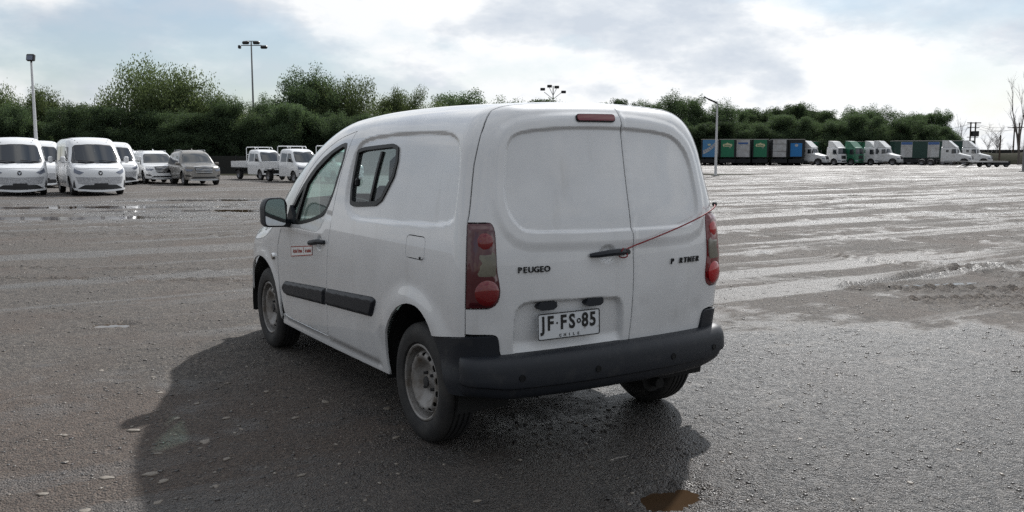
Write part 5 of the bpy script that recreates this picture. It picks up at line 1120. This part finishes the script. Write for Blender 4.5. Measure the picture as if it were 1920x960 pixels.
for i, (src, px, d, psi, lab) in enumerate([(P1, 1547, 140., 42, 'white bonneted tractor unit right beside the bright blue trailer end'), (P2, 1577, 142., 34, 'white flat-fronted tractor unit left of the green tractor'), (P3, 1609, 142., 34, 'green flat-fronted tractor unit between white ones'),
                                            (P2, 1646, 142., 34, 'white flat-fronted tractor unit right of the green tractor'), (P1, 1686, 140., 42, 'white bonneted tractor unit left of the long dark trailer'), (P1, 1818, 136., 52, 'white bonneted tractor unit right of the long dark trailer'), (P1, 1854, 142., 50, 'rightmost white bonneted tractor unit behind the ramp trailer')]):
    first = src.get('label') is None; o = src if first else copy_tree(src); L_ = 2.4 if src is P1 else 1.3; r, d2 = front_at(px, d, psi, L_); o.location = yard(r, d2); o.rotation_euler = (0, 0, heading(psi)); tag(o, lab, 'tractor unit', GT)
# low trailer with loading ramps
lt = empty('ramp_trailer', yard(63.5, 119.)); lt.rotation_euler = (0, 0, heading(96)); tag(lt, 'low flat trailer with ramps let down, in front of white tractors', 'trailer')
MB().box((0, -.3, .72), (2.4, 5.4, .16)).build('deck', 'box_white', lt); MB().box((0, 1.6, .55), (2.2, 2.4, .55)).build('frame', 'chassis', lt)
MB().add([(-1.2, -3.0, .80), (1.2, -3.0, .80), (-1.2, -4.6, .88), (1.2, -4.6, .88), (-1.2, -3.0, .72), (1.2, -3.0, .72), (-1.2, -4.6, .80), (1.2, -4.6, .80)], [(0, 2, 3, 1), (4, 5, 7, 6), (0, 4, 6, 2), (1, 3, 7, 5), (2, 6, 7, 3)]).build('deck_tail', 'box_white', lt)
for x in (-.75, .75): MB().add([(x - .2, -1.6, .70), (x + .2, -1.6, .70), (x - .2, -3.6, .02), (x + .2, -3.6, .02), (x - .2, -1.6, .62), (x + .2, -1.6, .62), (x - .2, -3.6, -.04), (x + .2, -3.6, -.04)], [(0, 2, 3, 1), (4, 5, 7, 6), (0, 4, 6, 2), (1, 3, 7, 5), (0, 1, 5, 4), (2, 6, 7, 3)]).build('ramp', 'box_white', lt)
for yy in (-.2, 2.3):
    for sg in (-1, 1): simple_wheel(lt, (sg * .95, yy, .36), sg, .36, .3, .58)
# ---------------------------------------------------------------- trees
def leaf_mat(name, col, back, var=.5):
    m = bpy.data.materials.new(name); m.use_nodes = True; nt = m.node_tree; nt.nodes.clear(); N = nt.nodes.new; L = nt.links.new
    out = N('ShaderNodeOutputMaterial'); mx = N('ShaderNodeMixShader'); mx.inputs[0].default_value = .38; di = N('ShaderNodeBsdfPrincipled'); di.inputs['Roughness'].default_value = .8; di.inputs['Specular IOR Level'].default_value = .15; tr = N('ShaderNodeBsdfTranslucent')
    oi = N('ShaderNodeObjectInfo'); ge = N('ShaderNodeNewGeometry'); ad = N('ShaderNodeMath'); ad.operation = 'ADD'; L(oi.outputs['Random'], ad.inputs[0]); L(ge.outputs['Random Per Island'], ad.inputs[1])
    hs = N('ShaderNodeMapRange'); hs.inputs['From Max'].default_value = 2; hs.inputs['To Min'].default_value = 1 - var; hs.inputs['To Max'].default_value = 1 + var; L(ad.outputs[0], hs.inputs[0])
    for (c, sock) in ((col, di.inputs['Base Color']), (back, tr.inputs[0])):
        v = N('ShaderNodeVectorMath'); v.operation = 'SCALE'; v.inputs[0].default_value = c; L(hs.outputs[0], v.inputs['Scale']); L(v.outputs[0], sock)
    L(di.outputs[0], mx.inputs[1]); L(tr.outputs[0], mx.inputs[2]); L(mx.outputs[0], out.inputs[0]); MATS[name] = m
leaf_mat('leaf_pepper', (.085, .115, .055), (.145, .190, .070)); leaf_mat('leaf_dark', (.060, .090, .052), (.100, .150, .060)); leaf_mat('leaf_grass', (.07, .09, .03), (.08, .10, .03))
mat('bark', (.060, .048, .038), .9, noise=(4, (.03, .024, .02), .4, .6)); mat('bark_grey', (.13, .115, .105), .9)
def leaf_mesh(name, C, D, U, ln, wd, m):
    """diamond leaves at C, along D, flat direction U"""
    n = len(C); D = D / np.linalg.norm(D, axis=1)[:, None]; W = np.cross(D, U); W /= np.maximum(np.linalg.norm(W, axis=1), 1e-9)[:, None]
    a = C; b = C + D * (ln * .5)[:, None] + W * wd[:, None]; c = C + D * ln[:, None]; d = C + D * (ln * .5)[:, None] - W * wd[:, None]
    V = np.stack([a, b, c, d], 1).reshape(-1, 3); F = np.arange(4 * n, dtype=np.int32); me = bpy.data.meshes.new(name)
    me.vertices.add(4 * n); me.vertices.foreach_set('co', V.ravel()); me.loops.add(4 * n); me.loops.foreach_set('vertex_index', F); me.polygons.add(n); me.polygons.foreach_set('loop_start', np.arange(0, 4 * n, 4, dtype=np.int32)); me.update(calc_edges=True)
    me.materials.append(MATS[m]); return me
def make_tree(name, seed, H_, Rw, kind, base=.6, nclump=420, per=190, low=.06):
    R_ = np.random.RandomState(seed); root = empty(name)
    # lobes give the crown its uneven outline
    lobes = []
    nl = 9
    for k in range(nl):
        a = R_.rand() * 6.28; q = R_.rand() ** .6; z = H_ * (low + .12 + (.80 - low) * R_.rand()); rr = Rw * q * (1 - .45 * (z / H_) ** 2); lobes.append((rr * math.cos(a), rr * math.sin(a), z, Rw * R_.uniform(.30, .48)))
    lobes.append((0, 0, H_ * .80, Rw * .45)); lobes.append((Rw * .2, 0, H_ * .52, Rw * .70)); lobes.append((0, 0, H_ * .28, Rw * .80)); lobes.append((-Rw * .3, Rw * .2, H_ * .45, Rw * .62)); lobes.append((0, 0, H_ * .12, Rw * .75))
    lobes = np.array(lobes); C = []
    k = R_.choice(len(lobes), nclump, p=lobes[:, 3] ** 2 / np.sum(lobes[:, 3] ** 2)); dv = R_.randn(nclump, 3); dv /= np.linalg.norm(dv, axis=1)[:, None]; rad = R_.rand(nclump) ** .40
    C = lobes[k, :3] + dv * (lobes[k, 3] * rad)[:, None] * np.array([1, 1, .85]); C[:, 2] = np.clip(C[:, 2], .5, H_ * .985)
    # trunk and limbs reach towards the clumps
    b = MB(); tr = H_ * .028 + .06; b.tube([(0, 0, -.1), (.05, .03, H_ * .16), (-.08, .06, H_ * .34), (.05, 0, H_ * .55)], [tr * 1.35, tr, tr * .75, tr * .42], 8)
    for i in R_.choice(nclump, 34, replace=False):
        p = C[i]; s_ = np.array([0, 0, H_ * R_.uniform(.14, .5)]); mid = (s_ + p) / 2 + R_.randn(3) * .12 * Rw * .3 + np.array([0, 0, .06 * H_]); b.tube([tuple(s_), tuple(mid), tuple(p)], [tr * .42, tr * .22, tr * .06], 5, False)
    b.build('trunk', 'bark', root)
    n = nclump * per; ci = np.repeat(np.arange(nclump), per); cr = Rw * .19
    dq = R_.randn(n, 3); dq /= np.linalg.norm(dq, axis=1)[:, None]; P = C[ci] + dq * (cr * 1.15 * R_.rand(n) ** .5)[:, None]; D = R_.randn(n, 3); U = R_.randn(n, 3)
    if kind == 'weep':
        D = D * .35 + np.array([0, 0, -1.0]); hang = R_.rand(n) * cr * 1.8; P[:, 2] -= hang * .6; ln = R_.uniform(.11, .28, n); wd = ln * .15 + .010
    else: ln = R_.uniform(.09, .20, n); wd = ln * .34
    sc = H_ / 10.; ln *= sc ** .5; wd *= sc ** .5
    ok = (P[:, 2] > .15); link('crown', leaf_mesh('crown', P[ok], D[ok], U[ok], ln[ok], wd[ok], 'leaf_pepper' if kind == 'weep' else 'leaf_dark'), None, root)
    return root
PROTO = [make_tree('pepper_tree', 11, 10., 4.6, 'weep'), make_tree('pepper_tree', 12, 10., 4.0, 'weep'), make_tree('pepper_tree', 13, 10., 4.9, 'weep'), make_tree('evergreen_tree', 21, 10., 3.6, 'round'), make_tree('evergreen_tree', 22, 10., 4.2, 'round'), make_tree('evergreen_tree', 23, 10., 3.2, 'round', nclump=360)]
USED = set()
def tree(k, px, top, halfw, d, label, group):
    """a tree whose crown's middle is seen at px, its top at height given by 'top'"""
    src = PROTO[k]; o = src if k not in USED else copy_tree(src); USED.add(k); h = 1.503 + (292.3 - top) / 1654.7 * d; wv = halfw * 1.27 / 1654.7 * d
    o.location = yard((px - 960) / 1654.7 * d, d + rnd.uniform(-2, 2)); Rw = [4.6, 4.0, 4.9, 3.6, 4.2, 3.2][k]
    o.scale = (wv / Rw, wv / Rw * .9, h / 9.9); o.rotation_euler = (0, 0, rnd.uniform(0, 6.28)); tag(o, label, 'tree', group); return o
GA = 'trees behind the parked vans'; GB = 'trees behind the lorries'
LA = [(0, 20, 146, 66, 84, 'weeping tree at the left edge of the picture'), (1, 108, 164, 58, 86, 'weeping tree right behind the white lamp post'), (3, 176, 190, 48, 88, 'low dark tree left of the biggest weeping tree'), (2, 278, 108, 98, 82, 'biggest weeping tree, rising above the parked cars'), (1, 372, 192, 48, 90, 'small weeping tree between the biggest tree and the tall mast'), (0, 432, 168, 58, 86, 'open weeping tree just left of the tall floodlight mast'), (4, 505, 180, 46, 90, 'dark tree behind the tall floodlight mast'),
      (4, 572, 126, 62, 84, 'tall dark tree just right of the tall floodlight mast'), (2, 655, 137, 76, 83, 'broad weeping tree above the roof line of the panel van'), (1, 752, 160, 52, 88, 'open weeping tree over the front of the van roof'), (0, 820, 188, 50, 96, 'low tree over the middle of the van roof'), (3, 872, 164, 62, 108, 'rounded tree over the rear of the van roof'),
      (4, 960, 184, 55, 120, 'low tree left of the far floodlight mast'), (5, 1020, 180, 52, 128, 'low tree behind the far floodlight mast'), (3, 1092, 196, 48, 132, 'low tree hidden behind the middle of the van roof')]
for a in LA: tree(*a, GA)
for i, px in enumerate(range(-30, 800, 52)): tree((3, 4, 5)[i % 3], px + rnd.uniform(-8, 8), 206 + rnd.uniform(-26, 22), 46, 79 + rnd.uniform(-1, 1), 'low dark shrubby tree in the shade behind the parked vans', 'dark undergrowth trees')
LB = [(5, 1128, 184, 22, 165, 'thin tree over the rear doors of the van'), (5, 1160, 178, 22, 165, 'pointed tree right of the thin tree over the van'), (3, 1205, 186, 36, 168, 'tree over the right rear corner of the van roof'), (4, 1255, 175, 44, 168, 'tall tree left of the nearest right-hand lamp post'), (3, 1298, 176, 36, 168, 'tall tree immediately left of the right-hand lamp post'), (4, 1345, 190, 40, 170, 'tree behind the right-hand lamp post'), (5, 1388, 196, 34, 172, 'tree above the green trailer end'), (3, 1432, 198, 40, 172, 'tree above the second green trailer end'), (5, 1478, 188, 30, 172, 'pointed tree above the dirty white trailer end'),
      (4, 1508, 196, 36, 174, 'tree above the first white tractor'), (5, 1546, 200, 30, 174, 'pointed tree above the flat-fronted white tractor'), (3, 1594, 198, 40, 175, 'rounded tree above the green tractor'), (4, 1646, 198, 38, 176, 'tree above the tractor left of the dark trailer'), (3, 1690, 208, 34, 176, 'low tree above the left end of the dark trailer'), (5, 1726, 206, 28, 176, 'pointed tree above the long dark trailer'), (3, 1757, 202, 26, 176, 'rightmost tree of the dark belt')]
for a in LB: tree(*a, GB)
for i, px in enumerate(range(1110, 1770, 44)): tree((4, 3, 5)[i % 3], px, 222 + rnd.uniform(-16, 14), 38, 164 + rnd.uniform(-1, 1), 'low dark shrubby tree close behind the lorries', 'dark undergrowth behind the lorries')
# bare winter trees at the far right
def bare_tree(name, seed, H_, spread, label, px, d, nb=26, lean=0.):
    R_ = random.Random(seed); b = MB(); root = empty(name)
    def br(p, dr, L_, r, lev):
        pts = [p]; q = p.copy(); dd = dr.copy()
        for i in range(3): dd = (dd + Vector((R_.uniform(-1, 1), R_.uniform(-1, 1), R_.uniform(-.1, .5))) * .16).normalized(); q = q + dd * (L_ / 3); pts.append(q.copy())
        b.tube(pts, [r, r * .8, r * .6, r * .35], 5 if lev < 2 else 4, False)
        if lev < 3:
            for k in range((7, 5, 4)[lev]):
                t = R_.uniform(.25, 1); i = min(int(t * 3), 2); s_ = pts[i].lerp(pts[i + 1], t * 3 - i); nd = (dd * (.9 if spread < .5 else .5) + Vector((R_.uniform(-1, 1), R_.uniform(-1, 1), R_.uniform(0, .7))) * spread).normalized(); br(s_, nd, L_ * R_.uniform(.38, .58), r * .42, lev + 1)
    b.tube([(0, 0, -.2), (0, 0, H_ * .15)], [H_ * .015, H_ * .012], 7); br(Vector((0, 0, H_ * .12)), Vector((lean, 0, 1)).normalized(), H_ * .55, H_ * .010, 0); br(Vector((0, 0, H_ * .14)), Vector((.15 + lean, .1, 1)).normalized(), H_ * .62, H_ * .009, 0)
    o = b.build('branches', 'bark_grey', root); root.location = yard((px - 960) / 1654.7 * d, d); tag(root, label, 'tree', 'bare trees at the far right'); return root
bare_tree('bare_tree', 1, 14.5, .34, 'tall bare poplar at the right edge of the picture', 1904, 150)
bare_tree('bare_tree', 2, 6.5, .75, 'spreading bare tree right of the power pole pair', 1845, 165, lean=.3); bare_tree('bare_tree', 3, 8.2, .65, 'leaning bare tree between the two groups of power poles', 1862, 172, lean=.25)
bare_tree('bare_tree', 4, 8.5, .25, 'slim bare tree left of the power pole pair', 1791, 185)
for i, px in enumerate((1800, 1822, 1868, 1886, 1912)): bare_tree('bare_bush', 10 + i, 4.2 + (i % 3) * .6, .7, ('bare bush left of the power pole pair', 'bare bush under the power transformer', 'bare bush between the pole groups', 'bare bush under the two single poles', 'bare bush at the foot of the tall poplar')[i], px, 178)
# ---------------------------------------------------------------- posts, masts, power line, bank, fence, warehouse
mat('post_white', (.62, .63, .64), .5); mat('post_grey', (.22, .225, .23), .5, .3); mat('lamp_black', (.02, .02, .022), .5); mat('wood_pole', (.07, .052, .04), .9); mat('concrete', (.30, .29, .27), .85)
mat('bank_earth', (.034, .031, .022), .95, spec=.04, noise=(1.2, (.022, .025, .014), .4, .6), bump=(5, .6, .1)); mat('screen_net', (.022, .022, .019), .9, noise=(3, (.02, .022, .020), .4, .6)); mat('roof_sheet', (.10, .12, .11), .6)
def flood(b, x, y, z, yaw_, w=.55, h=.38, tilt=.6):
    M = Matrix.Rotation(yaw_, 3, 'Z') @ Matrix.Rotation(tilt, 3, 'X'); b.box((x, y, z), (w, .22, h), M, bev=.04)
def post(name, px, top, d, rad, label, cat, arms, matn='post_white'):
    h = 1.503 + (292.3 - top) / 1654.7 * d; r = empty(name, yard((px - 960) / 1654.7 * d, d)); r.rotation_euler = (0, 0, -YAW); tag(r, label, cat)
    MB().tube([(0, 0, -.1), (0, 0, h * .5), (0, 0, h)], [rad, rad * .8, rad * .55], 12).build('pole', matn, r); MB().box((0, 0, .03), (rad * 4.5, rad * 4.5, .08), bev=.02).build('base', 'concrete', r)
    for a in arms(h): a(r)
    return r
def a1(h): return [lambda r: (lambda q: MB().box((0, -.03, h + .26), (.42, .20, .36), Matrix.Rotation(-.25, 3, 'X'), bev=.04).build('floodlight', 'lamp_black', q))(r), lambda r: MB().box((.0, -.15, h + .25), (.30, .02, .24), Matrix.Rotation(-.25, 3, 'X')).build('lamp_glass', 'headlamp', r), lambda r: MB().tube([(0, 0, h - .05), (0, 0, h + .14)], .05, 8).build('bracket', 'lamp_black', r)]
post('lamp_post', 75, 122, 47, .10, 'white lamp post with one square floodlight behind the passenger vans', 'lamp post', a1)
def a4(h):
    def bar(r): MB().tube([(-1.0, 0, h - .35), (1.0, 0, h - .35)], .045, 8).tube([(-.55, 0, h + .05), (.55, 0, h + .05)], .04, 8).build('cross_bar', 'post_grey', r)
    def lampf(x, z, t): return lambda r: MB().box((x, -.05, z), (.66, .34, .30), Matrix.Rotation(t, 3, 'X') , bev=.08).build('floodlight', 'lamp_black', r)
    return [bar, lampf(-.52, h - .10, .3), lampf(.52, h - .10, .3), lambda r: MB().box((-1.15, 0, h - .5), (.26, .34, .34), bev=.06).build('floodlight', 'lamp_black', r), lampf(1.25, h - .52, .5)]
post('floodlight_mast', 481, 84, 88, .12, 'tall thin mast with four floodlights above the trees', 'light mast', a4, 'post_grey')
def a5(h):
    def bars(r):
        for sx in (-1, 1): MB().tube([(0, 0, h - 1.6), (sx * .62, 0, h - .3)], .05, 6).tube([(0, 0, h - 2.2), (sx * 1.5, 0, h - 1.0)], .05, 6).build('brace', 'post_grey', r)
    return [bars] + [(lambda x, z: lambda r: MB().box((x, 0, z), (.80, .4, .45), bev=.06).build('floodlight', 'lamp_black', r))(x, z) for x, z in ((-.6, h - .05), (.6, h - .2), (-1.75, h - .55), (1.75, h - 1.0))]
post('floodlight_mast', 1036, 164, 150, .14, 'mast with four floodlights showing above the middle of the van roof', 'light mast', a5, 'post_grey')
def a6(h): return [lambda r: MB().tube([(0, 0, h - .05), (-.55, 0, h + .22), (-1.0, 0, h + .45)], .05, 6).box((-.35, 0, h + .14), (.75, .26, .10), Matrix.Rotation(.4, 3, 'Y'), bev=.03).build('lamp_head', 'lamp_black', r)]
post('lamp_post', 1340, 195, 66.5, .11, 'white lamp post just right of the panel van', 'lamp post', a6)
def a7(h): return [lambda r: MB().box((0, 0, h + .1), (.3, .2, .25), bev=.03).build('lamp_head', 'lamp_black', r), lambda r: MB().box((.12, -.1, 2.3), (.2, .16, .3), bev=.02).build('switch_box', 'lamp_black', r)]
post('lamp_post', 1914, 222, 84, .12, 'pale lamp post at the right edge of the picture', 'lamp post', a7, 'post_grey')
# power line
def wpole(px, top, d, label, grp, arm=0): 
    h = 1.503 + (292.3 - top) / 1654.7 * d; r = empty('power_pole', yard((px - 960) / 1654.7 * d, d)); r.rotation_euler = (0, 0, -YAW); tag(r, label, 'power pole', grp); MB().tube([(0, 0, -.1), (0, 0, h)], [.16, .12], 8).build('pole', 'wood_pole', r)
    if arm: MB().box((0, 0, h - arm), (2.6, .14, .14)).build('cross_arm', 'wood_pole', r)
    return r, h
hp = empty('twin_power_pole', yard((1816 - 960) / 1654.7 * 170, 170)); hp.rotation_euler = (0, 0, -YAW); tag(hp, 'two joined power poles carrying a square transformer', 'power pole')
for x in (-.46, .46): MB().tube([(x, 0, -.1), (x, 0, 7.9)], .14, 8).build('pole', 'wood_pole', hp)
[MB().box(c_, d_q).build('cross_arm', 'wood_pole', hp) for c_, d_q in (((.15, 0, 7.75), (2.6, .16, .16)), ((.1, 0, 6.9), (2.2, .14, .14)), ((0, 0, 5.05), (1.9, .6, .12)))]; MB().box((.35, -.1, 5.7), (1.25, .8, 1.0), bev=.05).build('transformer', 'lamp_black', hp)
wpole(1893, 238, 170, 'short power pole left of the poplar', 'single power poles', .25); wpole(1902, 231, 168, 'taller power pole touching the poplar', 'single power poles', .9)
for k, (za, zb_) in enumerate(((7.8, 7.6), (6.95, 7.0), (7.7, 6.6))):
    a = Vector(yard((1816 - 960) / 1654.7 * 170, 170, za)); b_ = Vector(yard((1902 - 960) / 1654.7 * 168, 168, zb_)); c = Vector(yard((1700 - 960) / 1654.7 * 190, 190, za - .3)); e_ = Vector(yard((2100 - 960) / 1654.7 * 168, 168, zb_))
    w = MB(); 
    for (p, q) in ((c, a), (a, b_), (b_, e_)): w.tube([p.lerp(q, t) + Vector((0, 0, -.9 * 4 * t * (1 - t))) for t in np.linspace(0, 1, 9)], .018, 4, False)
    tag(w.build('power_wire', 'lamp_black', None), ('top wire of the power line', 'middle wire of the power line', 'lowest wire of the power line')[k], 'wire', 'power line wires')
wp, h = wpole(1868, 254, 150, 'pale short post with dark top in front of the bank', None); 
# earth bank at the right, low screen behind the parked vans, curved hall roof behind the trees
def strip(name, pts, w0, h0, m, seg=3.):
    V = []; F = []; P = []
    for i in range(len(pts) - 1):
        a, b_ = np.array(pts[i]), np.array(pts[i + 1]); k = max(1, int(np.linalg.norm(b_ - a) / seg)); P += [tuple(a + (b_ - a) * j / k) for j in range(k)]
    P.append(pts[-1]); R_ = random.Random(5); prof = [(-1, -.05), (-.8, .35), (-.45, .8), (0, 1), (.5, .85), (1, -.05)]
    for i, (r, d) in enumerate(P):
        q = R_.uniform(.8, 1.15); e = min(1, (i + 1) / 2, (len(P) - 1 - i) / 3)
        for (t, z) in prof: V.append(yard(r + R_.uniform(-.3, .3), d + t * w0, max(z, -.05) * h0 * q * max(e, .05)))
    n = len(prof)
    for i in range(len(P) - 1):
        for j in range(n - 1): F.append((i * n + j, (i + 1) * n + j, (i + 1) * n + j + 1, i * n + j + 1))
    return MB().add(V, F).build(name, m, None, angle=80)
tag(strip('earth_bank', [(80, 166), (100, 158), (125, 150), (170, 150)], 7, 2.3, 'bank_earth'), kind='structure')
tag(strip('grass_strip', [(-62, 70), (-30, 69), (-8, 70), (20, 72)], 1.6, .12, 'bank_earth', 2.), kind='structure')
fn = empty('screen_fence', yard(-25, 74)); fn.rotation_euler = (0, 0, -YAW); tag(fn, 'dark netting fence running behind all the parked vehicles', 'fence')
for i in range(15): MB().box((-38 + i * 4 + 2, 0, .75), (3.96, .05, 1.5)).build('net_panel', 'screen_net', fn); MB().tube([(-38 + i * 4, -.06, -.1), (-38 + i * 4, -.06, 1.55)], .04, 6).build('fence_post', 'lamp_black', fn)
wf = empty('screen_fence', yard(92, 174)); wf.rotation_euler = (0, 0, -YAW + .05); tag(wf, 'low dark fence behind the bank under the power poles', 'fence')
for i in range(12): MB().box((-16 + i * 4, 0, 1.4), (3.96, .05, 2.6)).build('net_panel', 'screen_net', wf)
hl = empty('warehouse', yard(68, 215)); hl.rotation_euler = (0, 0, -YAW); tag(hl, 'curved dark warehouse roof just showing over the trees behind the lorries', 'warehouse')
arcp = [(-16 + 32 * i / 16, 7.4 + 5.2 * math.sin(math.pi * i / 16)) for i in range(17)]
MB().prism([(-15.5, -.1)] + [(x * .97, z - .1) for x, z in arcp] + [(15.5, -.1)], 0, 30, 'y').build('wall', 'screen_net', hl)
MB().add([(x, y, z) for (x, z) in arcp for y in (-1, 31)] , [(2 * i, 2 * i + 2, 2 * i + 3, 2 * i + 1) for i in range(16)]).build('roof', 'roof_sheet', hl)
